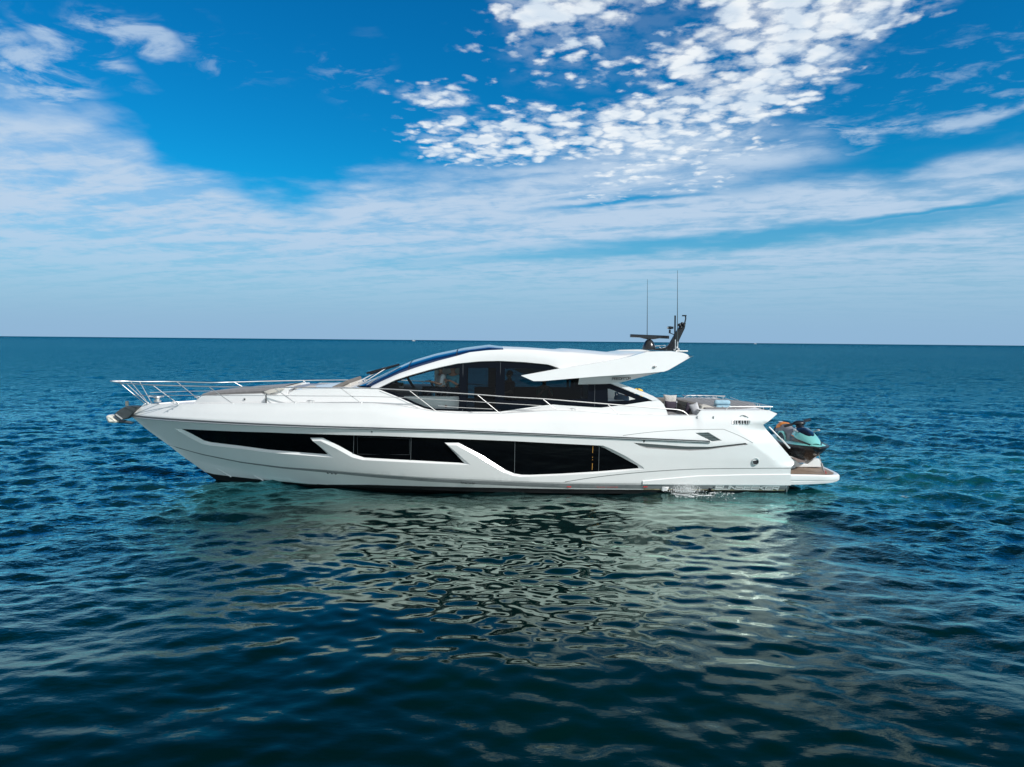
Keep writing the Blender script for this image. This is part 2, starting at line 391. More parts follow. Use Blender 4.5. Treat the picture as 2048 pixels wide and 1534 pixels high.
# ------------------------------------------------------------------ boat frame and measuring helpers
YAW = math.radians(3.0); ORG = Vector((0, 22.55, 0))
RB = Matrix.Rotation(-YAW, 3, 'Z'); OL = RB @ (CAM - ORG)
def dirw(px, py): return (_rt * (px - CX) + _up * (CY - py) + _fw * F)
def L(px, py, b):
    """point of the boat frame seen at a photo pixel, b metres to port of the centreline"""
    d = RB @ dirw(px, py); t = (-b - OL.y) / d.y
    return OL + d * t
def W(px, py, Y):
    d = dirw(px, py); return CAM + d * (Y / d.y)
def trace(P, bf):
    out = []
    for px, py in P:
        b = 2.0
        for _ in range(12):
            p = L(px, py, b); b = bf(p.x) if callable(bf) else bf
        out.append((p.x, p.z))
    return out
def lin(pts):
    xs = np.array([p[0] for p in pts]); zs = np.array([p[1] for p in pts]); o = np.argsort(xs); xs, zs = xs[o], zs[o]
    return lambda x: float(np.interp(x, xs, zs))
XM = 2.0
def g(u, p):
    u = min(max(u, 0.0), 1.0); return 1 - (1 - u) ** p
# stem profile, port lines
stem = trace([(300, 797), (288, 808), (262, 832), (294, 859), (337, 890), (368, 914), (403, 939), (429, 958), (470, 985), (540, 1010)], 0.0)
XS = (lambda a: (lambda z: float(np.interp(z, [p[1] for p in a][::-1], [p[0] for p in a][::-1]))))(stem)
XR0, XT0, XC0 = stem[2][0], stem[4][0], stem[5][0]
X00 = stem[1][0]
taper = lambda x: 1 - 0.0011 * max(0, x - 2.0) ** 2
b_deck = lambda x: 2.40 * g((x - X00) / (XM - X00), 3.5) * taper(x)
b_rail = lambda x: 2.62 * g((x - XR0) / (XM - XR0), 3.4) * taper(x)
b_kn = lambda x: 2.44 * g((x - XT0) / (XM - XT0), 2.3) * taper(x)
b_ch = lambda x: 2.26 * g((x - XC0) / (XM - XC0), 2.0) * taper(x)
PX_DECK = [(288, 808), (466, 807), (600, 806.5), (740, 807), (800, 812), (860, 822), (910, 826.5), (1000, 827.5), (1060, 824), (1113, 820.5),
           (1160, 823), (1236, 829), (1336, 831), (1394, 830.5), (1401, 821.5), (1541, 821), (1590, 821)]
z_deck = lin(trace(PX_DECK, b_deck))
z_rail = lin(trace([(262, 832), (300, 836), (330, 838.5), (400, 843), (480, 847.5), (560, 851), (740, 857), (900, 861.5), (1100, 870), (1250, 876.5), (1375, 882), (1640, 893)], b_rail))
z_T = lin(trace([(337, 890), (368, 899.5), (400, 908.5), (480, 925), (560, 935), (640, 941), (740, 949.5), (860, 957.5), (1000, 963), (1120, 967), (1300, 969.5), (1640, 973)], b_kn))
z_B = lin(trace([(337, 891), (368, 901), (400, 911), (480, 928), (560, 939), (640, 946), (740, 956), (860, 965), (1000, 972), (1120, 977), (1300, 979), (1640, 980.8)], b_kn))
z_C = lin(trace([(368, 914), (414, 928), (477, 943), (555, 960), (613, 969)], b_ch) + [(-2.0, -0.02), (10, -0.12)])
z_W = lin(trace([(417, 948), (463, 954), (527, 961), (584, 965.5), (617, 969)], lambda x: max(b_ch(x) - .15, 0)) + trace([(740, 974), (860, 976), (1000, 977.5), (1120, 979.5), (1300, 981), (1640, 982.8)], b_kn))
def tau(x, z):
    zd, zr, zt, zc = z_deck(x), z_rail(x), z_T(x), z_C(x)
    if z >= zr: return -(z - zr) / max(zd - zr, 0.05)
    if z >= zt: return (zr - z) / max(zr - zt, 0.05)
    return 1 + (zt - z) / max(zt - zc, 0.05)
_cr = trace([(1462, 846), (1505.6, 885.7), (1549.6, 926)], 2.5)
_a, _b = np.array(_cr[0]), np.array(_cr[2]); _d = (_b - _a) / np.linalg.norm(_b - _a); _nrm = np.array((-_d[1], _d[0]))
Z926 = _cr[2][1]; ZTOPC = trace([(1500, 853)], 2.5)[0][1]
def b_side(x, z):
    t = max(-1.15, min(2.0, tau(x, z)))
    Bm = float(np.interp(t, [-1.15, -1, -0.6, -.15, 0, 0.35, 1, 2], [2.38, 2.40, 2.52, 2.60, 2.62, 2.57, 2.44, 2.26]))
    p = float(np.interp(t, [-1.15, -1, 0, 0.5, 1, 2], [3.5, 3.5, 3.4, 2.75, 2.3, 2.0]))
    x0 = XS(z)
    b = Bm * g((x - x0) / (XM - x0), p) * taper(x)
    d = float(np.dot(np.array((x, z)) - _a, _nrm))
    if d > 0 and x > 5.5:
        k = min(1.0, max(0.0, (z - (Z926 - 0.10)) / 0.10)) * min(1.0, max(0.0, (ZTOPC + 0.12 - z) / 0.22))
        b -= 0.24 * d * k
    return max(b, 0.0)
def HS(px, py, off=0.0):
    """photo pixel -> point on the port hull side (pushed out by off)"""
    b = 2.4
    for _ in range(14):
        p = L(px, py, b); b = 0.5 * b + 0.5 * b_side(p.x, p.z)
    n = nrm(p.x, p.z); q_ = Vector((p.x, -b_side(p.x, p.z), p.z)) + n * off
    return q_
def nrm(x, z, bf=None, e=0.015):
    bf = bf or b_side
    bx = (bf(x + e, z) - bf(x - e, z)) / (2 * e); bz = (bf(x, z + e) - bf(x, z - e)) / (2 * e)
    return Vector((-bx, -1, -bz)).normalized()
def inpoly(pt, poly):
    x, y = pt; c = False; j = len(poly) - 1
    for i in range(len(poly)):
        if (poly[i][1] > y) != (poly[j][1] > y) and x < (poly[j][0] - poly[i][0]) * (y - poly[i][1]) / (poly[j][1] - poly[i][1] + 1e-12) + poly[i][0]: c = not c
        j = i
    return c
def densify(poly, d, closed=True):
    out = []; n = len(poly)
    for i in range(n if closed else n - 1):
        a, b = np.array(poly[i]), np.array(poly[(i + 1) % n]); k = max(1, int(np.linalg.norm(b - a) / d))
        for j in range(k): out.append(tuple(a + (b - a) * j / k))
    if not closed: out.append(tuple(poly[-1]))
    return out
def cdt(outline, holes=(), lines=(), step=0.15, matf=None):
    """triangulate a flat region given in (x, z)"""
    V = []; E = []
    def addl(poly, closed):
        o = len(V); V.extend([Vector(p) for p in poly]); n = len(poly)
        for i in range(n if closed else n - 1): E.append((o + i, o + (i + 1) % n))
    addl(outline, True)
    for h in holes: addl(h, True)
    for l in lines: addl(l, False)
    xs = [p[0] for p in outline]; zs = [p[1] for p in outline]
    if step:
        ox = np.array(V)
        gx = np.arange(min(xs) + step / 2, max(xs), step); gz = np.arange(min(zs) + step / 2, max(zs), step * 0.7)
        for i, a in enumerate(gx):
            for b in gz:
                if inpoly((a, b), outline) and not any(inpoly((a, b), h) for h in holes):
                    if np.min((ox[:, 0] - a) ** 2 + (ox[:, 1] - b) ** 2) > (step * 0.35) ** 2: V.append(Vector((a, b)))
    vo, eo, fo = delaunay_2d_cdt(V, E, [], 0, 1e-6, False)[:3]
    tri = []; mi = []
    for f in fo:
        c_ = sum((vo[i] for i in f), Vector((0, 0))) / len(f)
        if inpoly(c_, outline) and not any(inpoly(c_, h) for h in holes):
            tri.append(tuple(f)); mi.append(matf(c_) if matf else 0)
    return [tuple(v) for v in vo], tri, mi
def patch(mb, outline, bf, holes=(), lines=(), step=0.15, matf=None, off=0.0, normals=True):
    vo, tri, mi = cdt(outline, holes, lines, step, matf)
    P, N = [], []
    for x, z in vo:
        n = nrm(x, z, bf); P.append(Vector((x, -bf(x, z), z)) + n * off); N.append(tuple(n))
    o = len(mb.v); mb.v += [tuple(p) for p in P]
    if normals: mb.n = (mb.n or []) + N
    mb.bf = bf
    for f, m_ in zip(tri, mi):
        a, b, c_ = (P[i] for i in f)
        if (b - a).cross(c_ - a).y > 0: f = f[::-1]
        mb.f.append(tuple(i + o for i in f)); mb.m.append(m_)
    return mb
def pxz(P, bf):      # photo outline -> (x, z) on the surface bf(x, z)
    out = []
    for px, py in P:
        b = 2.2
        for _ in range(14):
            p = L(px, py, b); b = 0.5 * b + 0.5 * bf(p.x, p.z)
        out.append((p.x, p.z))
    return out
def rp(P, k=4):      # smooth an open polyline of tuples
    return [tuple(p) for p in smoothpath(P, k)]

# ==================================================================== WATER
def spectrum(N, Ld, lmin, lmax, ang, spread, p, seed):
    rng = np.random.default_rng(seed)
    k1 = np.fft.fftfreq(N, Ld / N) * 2 * PI
    KX, KY = np.meshgrid(k1, k1, indexing='ij'); K = np.hypot(KX, KY); K[0, 0] = 1
    lam = 2 * PI / K
    A = K ** (-p) * np.exp(-(lmin / lam) ** 4) * np.exp(-(lam / lmax) ** 4)
    c_ = (KX * math.cos(ang) + KY * math.sin(ang)) / K
    A = A * (0.10 + np.abs(c_) ** spread); A[0, 0] = 0
    H = np.fft.ifft2(A * np.exp(2j * PI * rng.random((N, N)))).real
    gx, gy = np.gradient(H, Ld / N)
    return H / math.sqrt((gx ** 2 + gy ** 2).mean()), Ld        # unit rms slope
def sample(fld, X, Y):
    H, Ld = fld; N = H.shape[0]
    fx, fy = (X / Ld % 1) * N, (Y / Ld % 1) * N
    ix, iy = np.floor(fx).astype(int), np.floor(fy).astype(int); tx, ty = fx - ix, fy - iy
    def w(t): return [((-t + 2) * t - 1) * t / 2, ((3 * t - 5) * t * t + 2) / 2, ((-3 * t + 4) * t + 1) * t / 2, (t - 1) * t * t / 2]
    wx, wy = w(tx), w(ty); out = 0
    for a in range(4):
        for b in range(4): out = out + wx[a] * wy[b] * H[(ix + a - 1) % N, (iy + b - 1) % N]
    return out
SW = spectrum(256, 83.0, 3.5, 11.0, math.radians(75), 2, 2.3, 1)
MIDL = spectrum(512, 37.0, 0.65, 3.5, math.radians(100), 2.0, 2.35, 2)
MIDR = spectrum(512, 31.0, 0.65, 3.5, math.radians(62), 2.5, 2.35, 3)
SML = spectrum(512, 17.0, 0.24, 1.0, math.radians(98), 1.5, 2.2, 4)
CAP = spectrum(512, 7.3, 0.09, 0.32, math.radians(80), 1.0, 2.0, 5)
LEN = spectrum(512, 19.0, 0.24, 0.9, math.radians(84), 1.6, 2.0, 8)
def sst(x, a, b):
    t = np.clip((x - a) / (b - a), 0, 1); return t * t * (3 - 2 * t)
def sea(X, Y):
    R = np.hypot(X, Y)
    lee = np.exp(-(((X - 0.6) / 7.5) ** 4 + ((Y - 13.0) / 8.5) ** 4))          # calm patch beside the hull
    fore = 1 - sst(R, 8, 22)                                                   # the nearest water is smoother
    calm = np.maximum(lee, 0.92 * fore)
    rgt = sst(X + 0.15 * Y, -3, 8)
    mid = sample(MIDL, X, Y) * (1 - rgt) + sample(MIDR, X, Y) * rgt
    h = (0.035 - 0.015 * fore) * sample(SW, X, Y)
    h += mid * (0.13 - 0.096 * calm) * (1 - sst(R, 150, 420))
    h += sample(SML, X + 3, Y) * (0.20 - 0.175 * calm) * (1 - sst(R, 45, 120))
    h += sample(LEN, X, Y + 2) * (0.084 - 0.028 * (1 - sst(R, 9.0, 14.5))) * calm
    h += sample(CAP, X, Y) * (0.085 - 0.080 * calm) * (1 - sst(R, 16, 40))
    return h * (1 - sst(R, 420, 900)) - 0.05, calm
def height(x, y): return float(sea(np.array([x]), np.array([y]))[0][0])
def build_water():
    r = [0.4]
    while r[-1] < 26000:
        d = r[-1]
        k = 0.05 if d < 4 else 0.0042 if d < 45 else 0.0075 if d < 160 else 0.02 if d < 900 else 0.12
        r.append(d * (1 + k))
    r = np.array(r)
    a = np.concatenate([np.linspace(-180, -50, 60, endpoint=False), np.linspace(-50, 50, 1150, endpoint=False), np.linspace(50, 180, 60, endpoint=False)]) * PI / 180
    Rr, Aa = np.meshgrid(r, a, indexing='ij')
    X = Rr * np.sin(Aa); Y = Rr * np.cos(Aa)
    Z, calm = sea(X, Y)
    Zc = np.where((np.abs(Aa) > 50.5 * PI / 180) & (Rr > 6), (Z + .05) * 0.6 - .05, Z)
    nr, na = X.shape
    co = np.stack([X, Y, Zc], -1).reshape(-1, 3)
    i = np.arange(nr - 1)[:, None]; j = np.arange(na)[None, :]
    q1 = i * na + j; q2 = i * na + (j + 1) % na; q3 = (i + 1) * na + (j + 1) % na; q4 = (i + 1) * na + j
    Fq = np.stack([q1, q2, q3, q4], -1).reshape(-1, 4)
    me = bpy.data.meshes.new('water')
    me.vertices.add(len(co)); me.vertices.foreach_set('co', co.astype(np.float32).ravel())
    me.loops.add(Fq.size); me.loops.foreach_set('vertex_index', Fq.astype(np.int32).ravel())
    me.polygons.add(len(Fq)); me.polygons.foreach_set('loop_start', np.arange(0, Fq.size, 4, dtype=np.int32))
    me.update(calc_edges=True); me.polygons.foreach_set('use_smooth', np.ones(len(Fq), bool))
    at = me.attributes.new('calm', 'FLOAT', 'POINT'); at.data.foreach_set('value', calm.astype(np.float32).ravel())
    me.validate()
    ob = bpy.data.objects.new('water', me); COL.objects.link(ob); tag(ob, kind='structure')
    M = bpy.data.materials.new('sea_water'); M.use_nodes = True; t = M.node_tree; b = t.nodes['Principled BSDF']
    geo = t.nodes.new('ShaderNodeNewGeometry'); pos = geo.outputs['Position']
    s = t.nodes.new('ShaderNodeSeparateXYZ'); t.links.new(pos, s.inputs[0])
    dist = nmath(t, 'SQRT', nmath(t, 'ADD', nmath(t, 'MULTIPLY', s.outputs[0], s.outputs[0]), nmath(t, 'MULTIPLY', s.outputs[1], s.outputs[1])))
    at = t.nodes.new('ShaderNodeAttribute'); at.attribute_name = 'calm'; calmn = at.outputs['Fac']
    b.inputs['Roughness'].default_value = 0.03; b.inputs['Specular IOR Level'].default_value = 0.0; b.inputs['IOR'].default_value = 1.33
    # base colour: far blue stands in for reflected sky; greener where the propellers stir the water behind the stern
    p2 = ncomb(t, s.outputs[0], s.outputs[1])
    big = nnoise(t, p2, 0.10, 4, 0.5)
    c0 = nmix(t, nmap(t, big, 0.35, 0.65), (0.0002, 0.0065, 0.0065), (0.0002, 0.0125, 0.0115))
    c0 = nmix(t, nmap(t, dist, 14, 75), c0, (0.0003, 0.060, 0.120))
    wk = nmap(t, nmath(t, 'ABSOLUTE', nmath(t, 'SUBTRACT', s.outputs[1], 23.5)), 7.0, 2.0)
    wk = nmath(t, 'MULTIPLY', wk, nmap(t, s.outputs[0], 7.5, 11.0))
    wk = nmath(t, 'MULTIPLY', wk, nmap(t, nnoise(t, p2, 0.35, 5, 0.6, 0.6), 0.38, 0.62, 0.25, 1.0))
    c0 = nmix(t, nmath(t, 'MULTIPLY', wk, 0.7), c0, (0.006, 0.10, 0.10))
    # foam flecks in the wake
    fm = nnoise(t, ncomb(t, nmath(t, 'MULTIPLY', s.outputs[0], 0.8), nmath(t, 'MULTIPLY', s.outputs[1], 1.5)), 3.0, 8, 0.72, 1.2)
    fl = nmath(t, 'MULTIPLY', nmap(t, fm, 0.655, 0.70), nmap(t, wk, 0.25, 0.8))
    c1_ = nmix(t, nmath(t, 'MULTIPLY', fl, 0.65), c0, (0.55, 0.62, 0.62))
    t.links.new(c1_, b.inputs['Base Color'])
    t.links.new(nmath(t, 'ADD', 0.03, nmath(t, 'MULTIPLY', fl, 0.5)), b.inputs['Roughness'])
    # small ripples
    v1 = ncomb(t, s.outputs[0], nmath(t, 'MULTIPLY', s.outputs[1], 1.7))
    n1 = nnoise(t, v1, 5.0, 4, 0.55); n2 = nnoise(t, v1, 1.1, 6, 0.62); n3 = nnoise(t, v1, 0.22, 5, 0.6)
    lo = nmath(t, 'SUBTRACT', 1.0, nmath(t, 'MULTIPLY', calmn, 0.99))
    f1 = nmath(t, 'MULTIPLY', nmath(t, 'MULTIPLY', n1, 0.045), lo)
    f2 = nmath(t, 'MULTIPLY', n2, nmap(t, dist, 25, 110, 0.0, 0.42))
    f3 = nmath(t, 'MULTIPLY', n3, nmap(t, dist, 120, 450, 0.0, 1.7))
    h = nmath(t, 'ADD', nmath(t, 'ADD', f1, f2), f3)
    bp = t.nodes.new('ShaderNodeBump'); bp.inputs['Strength'].default_value = 1.0; bp.inputs['Distance'].default_value = 1.0
    t.links.new(h, bp.inputs['Height'])
    # far waves too small for the mesh: only their faces turned to the viewer show, so the mean facet leans that way
    sc_ = t.nodes.new('ShaderNodeVectorMath'); sc_.operation = 'SCALE'; t.links.new(geo.outputs['Incoming'], sc_.inputs[0]); t.links.new(nmap(t, dist, 14, 120, 0.0, 0.42), sc_.inputs['Scale'])
    ad = t.nodes.new('ShaderNodeVectorMath'); ad.operation = 'ADD'; t.links.new(bp.outputs[0], ad.inputs[0]); t.links.new(sc_.outputs[0], ad.inputs[1])
    nz = t.nodes.new('ShaderNodeVectorMath'); nz.operation = 'NORMALIZE'; t.links.new(ad.outputs[0], nz.inputs[0]); t.links.new(nz.outputs[0], b.inputs['Normal'])
    gl = t.nodes.new('ShaderNodeBsdfGlossy'); gl.inputs['Roughness'].default_value = 0.02; t.links.new(nz.outputs[0], gl.inputs['Normal'])
    t.links.new(nmix(t, nmap(t, calmn, 0.1, 0.9), (0.36, 0.88, 0.94), (0.80, 0.98, 0.88)), gl.inputs['Color'])
    fr = t.nodes.new('ShaderNodeFresnel'); t.links.new(nz.outputs[0], fr.inputs['Normal']); fr.inputs['IOR'].default_value = 1.333
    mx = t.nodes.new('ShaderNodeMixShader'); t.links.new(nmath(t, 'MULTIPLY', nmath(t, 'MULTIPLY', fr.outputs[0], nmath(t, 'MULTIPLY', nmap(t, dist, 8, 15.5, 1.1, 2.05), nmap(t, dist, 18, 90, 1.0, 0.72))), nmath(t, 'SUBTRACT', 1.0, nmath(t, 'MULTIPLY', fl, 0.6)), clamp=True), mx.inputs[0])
    t.links.new(b.outputs[0], mx.inputs[1]); t.links.new(gl.outputs[0], mx.inputs[2])
    t.links.new(mx.outputs[0], t.nodes['Material Output'].inputs['Surface'])
    me.materials.append(M)
build_water()
# ==================================================================== YACHT
yacht = empty('motor_yacht', tuple(ORG), YAW)
tag(yacht, 'long white motor yacht with black hull windows lying side-on across the sea', 'yacht')
X_SIL = trace([(1541, 821), (1557.5, 828.3), (1545, 838), (1527.6, 850), (1562, 891), (1592, 925), (1582.6, 936), (1582, 968)], 2.45)
BX = lambda px: L(px, 850, 2.35).x            # boat x under a photo column near the port side
# ---- hull: one height field b_side(x, z), port and mirrored starboard
def zarr(f, x0, x1, n): return [(x, f(x)) for x in np.linspace(x0, x1, n)]
xd1 = X_SIL[0][0]
top = [(x, z_deck(x)) for x in np.arange(stem[1][0] + 0.1, xd1 - 0.05, 0.16)]
XJ = [p for p in trace([(1394, 830.5), (1401, 821.5)], b_deck)]
top = [p for p in top if not (XJ[0][0] - 0.1 < p[0] < XJ[1][0] + 0.1)] + XJ; top.sort()
XTR = X_SIL[-1][0]
bot = [(x, z_C(x)) for x in np.arange(XC0 + 0.1, XTR - 0.05, 0.2)]
stemline = densify([stem[1], stem[2], stem[3], stem[4], stem[5]], 0.12, False)
outline = stemline + bot + [(XTR, z_C(XTR))] + [tuple(p) for p in densify(X_SIL[::-1], 0.1, False)] + top[::-1]
# long black window strip with two white fins: photo (outer edge, glass edge)
WN = [((349, 857), (354, 858)), ((437, 861.5), (438, 862.5)), ((535, 864.7), (535, 865.7)), ((640, 868.4), (640, 869.4)), ((760, 871.6), (760, 872.5)),
      ((900, 877), (900, 878)), ((1029, 882.3), (1029, 883.3)), ((1154, 888.8), (1154, 889.8)), ((1206, 891.2), (1198, 892.3)), ((1221, 896.8), (1213, 899)),
      ((1252, 912.4), (1243, 915)), ((1285, 933), (1276, 933)), ((1289, 938), (1278.3, 938)), ((1240, 943.2), (1240, 941)), ((1193.5, 947), (1193.5, 944.7)),
      ((1120, 951), (1120, 949)), ((1060, 953.5), (1060, 951.4)), ((1040, 953.6), (1043, 951.2)), ((1025, 951.2), (1029, 948.8)), ((1006, 944.3), (1010, 941.2)),
      ((955, 913), (959, 909.5)), ((913, 890.6), (917, 887)), ((896, 890.6), (889, 887)), ((941.5, 930), (928, 928)), ((834, 925.6), (834, 923.2)),
      ((725, 920), (727, 917.7)), ((704, 914.7), (708, 911.5)), ((674, 898.2), (677.4, 894.8)), ((641, 882), (644, 878.2)), ((625.5, 882), (618.7, 878.4)),
      ((667.6, 914.8), (654, 911.5)), ((535, 904.8), (535, 902.3)), ((476, 897), (476.7, 894.5)), ((417, 890.4), (419, 887.6)), ((403, 887.5), (406, 884.3)), ((376, 873.5), (379, 870))]
def win_loops(pairs, d=0.09, depth=0.075):
    o = pxz([p[0] for p in pairs], b_side); i = pxz([p[1] for p in pairs], b_side)
    O, I = [], []; n = len(o)
    for k in range(n):
        a, b = np.array(o[k]), np.array(o[(k + 1) % n]); c_, e = np.array(i[k]), np.array(i[(k + 1) % n])
        m_ = max(1, int(np.linalg.norm(b - a) / d))
        for j in range(m_): O.append(tuple(a + (b - a) * j / m_)); I.append(tuple(c_ + (e - c_) * j / m_))
    return O, I
WO, WI = win_loops(WN)
SLOT = [((1267, 885.5), (1273, 887.5)), ((1310, 888.6), (1311, 889.8)), ((1371, 893), (1371, 894)), ((1420, 893.7), (1420, 894.6)), ((1469, 888.4), (1469, 889.6)), ((1491, 885.8), (1491, 887)),
        ((1496, 889.2), (1494, 888.8)), ((1444.5, 895.2), (1444.5, 894.2)), ((1415, 899.6), (1415, 898.6)), ((1378.5, 901.2), (1378.5, 900.1)), ((1334.5, 899), (1334.5, 897.8)), ((1293, 896.3), (1294, 895.2)), ((1279, 892), (1282, 891.3))]
SO, SI = win_loops(SLOT, 0.08)
VENT = [((1389.5, 865.3), (1392, 866.3)), ((1417, 864.7), (1416, 866)), ((1444.3, 881.2), (1441.5, 880.4)), ((1423, 884.2), (1424.5, 882.6)), ((1409.5, 876.4), (1411, 875.5))]
VO, VI = win_loops(VENT, 0.08)
def hull_mat(c_):
    x, z = c_
    if z < z_W(x): return 2
    if z < z_B(x) and x > BX(1290): return 3
    return 1 if z_B(x) < z < z_T(x) and x > XT0 + 0.2 else 0
xl = np.arange(XT0 + 0.25, XTR - 0.06, 0.2)
lines = [[(x, z_T(x)) for x in xl], [(x, z_B(x)) for x in xl], [(x, z_W(x)) for x in np.arange(BX(640), XTR - 0.06, 0.25)],
         [(x, z_rail(x)) for x in np.arange(XR0 + 0.3, BX(1420), 0.2)]]
def b_hull(x, z):
    b = b_side(x, z)
    return b
hull = patch(MB(), outline, b_side, [WO, SO, VO], lines, 0.17, hull_mat)
hull.mirror(weld=True)
# bottom, chine to keel
zkeel = lin([(p[0], p[1]) for p in stem[5:]] + [(-6.5, -0.75), (-3, -0.85), (12, -0.85)])
bb = MB(); rows = [[], [], [], [], []]
for x in np.linspace(XC0 + 0.02, XTR, 60):
    zc, zk, bc, w = z_C(x), zkeel(x), b_side(x, z_C(x)), z_W(x)
    zk = min(zk, zc - 0.02)
    f = 0.5 if zc <= w else min(0.98, max(0.02, (zc - w) / (zc - zk)))
    for r, v in zip(rows, (0, f * 0.5, f, (1 + f) / 2, 1.0)):
        r.append((x, -bc * (1 - v) ** 0.85 if v < 1 else 0.0, zc + (zk - zc) * v))
bb.grid(rows[:3], 0); bb.grid(rows[2:], 1)
for i, f in enumerate(bb.f):
    zc_ = sum(bb.v[k][2] for k in f) / len(f); xc_ = bb.v[f[0]][0]
    bb.m[i] = 0 if (zc_ > z_W(xc_) and z_C(xc_) > z_W(xc_)) else 1
bb.mirror(weld=True)
# transom, follows the stern silhouette
tr = MB(); rs = []
for x, z in densify([(p[0], p[1]) for p in X_SIL] + [(XTR, -0.2)], 0.1, False):
    b = b_side(x, z) if z > z_C(XTR) else b_side(XTR, z_C(XTR))
    rs.append([(x + 0.05 * (1 - (k / 6 - 1) ** 2), b * (k / 6 - 1), z) for k in range(13)])
tr.grid(rs)
hull_o = hull.build('hull', [WHITE, BAND, ANTI, mat('stained_cream', (0.55, 0.46, 0.28), .4, var=.5, vscale=2.5)], yacht)
bb.build('hull_bottom', [WHITE, ANTI], yacht, angle=60)
tr.build('transom', WHITE, yacht)
def recess(O, I, depth, name, matw, parent, mirror=True):
    mb = MB()
    A = [Vector((x, -b_side(x, z), z)) for x, z in O]; B = [Vector((x, -b_side(x, z), z)) - nrm(x, z) * depth for x, z in I]
    n = len(A)
    for k in range(n):
        j = (k + 1) % n; mb.add([A[k], A[j], B[j], B[k]], [(0, 1, 2, 3)])
    if mirror: mb.mirror()
    return mb.build(name, matw, parent, smooth=True, angle=30, recalc=False)
hw = patch(MB(), WI, b_side, step=0.22, off=-0.07); hw.mirror()
hwin = hw.build('hull_window', BLKGL, yacht)
recess(WO, WI, 0.07, 'window_reveal', WHITE, hwin)
for px, y0, y1 in ((706.5, 871.5, 910), (821.5, 875, 922.5), (1030, 884, 948.5), (1199, 893.5, 944)):
    mb = MB(); mb.tube([HS(px, y0, -0.062), HS(px - 1.2, y1, -0.062)], 0.008, 6); mb.mirror(); mb.build('pane_joint', mat('joint_dim', (0.10, 0.11, 0.12), 0.4), hwin)
for y0, y1 in ((893.6, 907), (915, 917), (920, 921.5), (928, 941)):  # glowing strips on the opaque glass stand in for lamp light inside
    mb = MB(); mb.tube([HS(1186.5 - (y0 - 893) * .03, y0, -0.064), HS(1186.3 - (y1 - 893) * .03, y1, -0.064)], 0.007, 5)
    mb.build('door_glow_strip', mat('warm_light', (0.5, 0.25, 0.05), 0.5, emit=(1.0, 0.50, 0.08, 0.12)), hwin)
mb = MB()
for a, b in (((713, 875.5), (818, 879.5)), ((714, 910.5), (818, 911.5)), ((713, 875.5), (714, 910.5)), ((818, 879.5), (818, 911.5))): mb.tube([HS(*a, -0.064), HS(*b, -0.064)], 0.006, 5)
mb.build('opening_light_frame', mat('dim_frame', (0.03, 0.035, 0.04), 0.3), hwin)
air = patch(MB(), SI, b_side, step=0.2, off=-0.09); air.mirror()
ai = air.build('air_intake', mat('intake_shade_grey', (0.22, 0.225, 0.225), 0.6), yacht); recess(SO, SI, 0.09, 'intake_lip', mat('lip_shade_grey', (0.30, 0.305, 0.305), 0.5), ai)  # greys of slot and lip carry the shade inside the recess
vt = patch(MB(), VI, b_side, step=0.1, off=-0.04); vt.mirror()
vo_ = vt.build('engine_vent', mat('vent_mesh', (0.03, 0.055, 0.06), 0.4, bump=0.01, bscale=30), yacht); recess(VO, VI, 0.04, 'vent_rim', WHITE, vo_)
mb = MB()
for k in range(4):
    y = 869 + k * 3.6; mb.tube([HS(1397 + k * 6.2 * .9, y, -0.03), HS(1421 + k * 6, y + .6, -0.03)], 0.010, 5)
mb.mirror(); mb.build('vent_slat', mat('slat_grey', (0.08, 0.12, 0.125), 0.4), vo_)
# rubbing strake
def strip(ptsf, w, h, mats_, name, parent, mir=True):
    mb = MB(); rows = []
    for P, n, u in ptsf:
        rows.append([P + u * (h / 2), P + n * w + u * (h / 2 * 0.55), P + n * w - u * (h / 2 * 0.55), P - u * (h / 2)])
    mb.grid(rows, 0, closed=True)
    if mir: mb.mirror()
    return mb.build(name, mats_, parent, angle=50)
ps = []
for x in list(np.linspace(XR0 + 0.02, XR0 + 1.5, 14)) + list(np.arange(XR0 + 1.6, BX(1418), 0.2)):
    z = z_rail(x); ps.append((Vector((x, -b_side(x, z), z)), nrm(x, z - 0.02), Vector((0, 0, 1))))
rub = strip(ps, 0.035, 0.075, RUB, 'rub_rail', yacht)
ps2 = [(P + n * 0.034, n, u) for P, n, u in ps]
strip(ps2, 0.010, 0.022, CHROME, 'rub_insert', rub)
def seam(P, r=0.006, name='hull_seam', m_=None, off=0.0, mir=True, k=5):
    pts = [HS(px, py, off) for px, py in rp(P, k)]
    mb = MB(); mb.tube(pts, r, 6)
    if mir: mb.mirror()
    return mb.build(name, m_ or LINE, yacht)
seam([(1246, 871), (1285, 866), (1322, 862.5), (1380, 859.3), (1447, 858.3)])
seam([(1447, 858.3), (1480, 872), (1505.6, 885.7)])
seam([(1130, 963.6), (1200, 953), (1297.8, 943.2), (1395.6, 937.8), (1493.4, 936.6), (1582, 936)], 0.009)
seam([(337, 889.6), (400, 907), (480, 923.5), (560, 933.5), (640, 939.2), (740, 947.5), (860, 955.6), (1000, 961.3), (1120, 965.3), (1300, 967.8), (1450, 969.3), (1580, 970.4)], 0.006, 'knuckle_line')
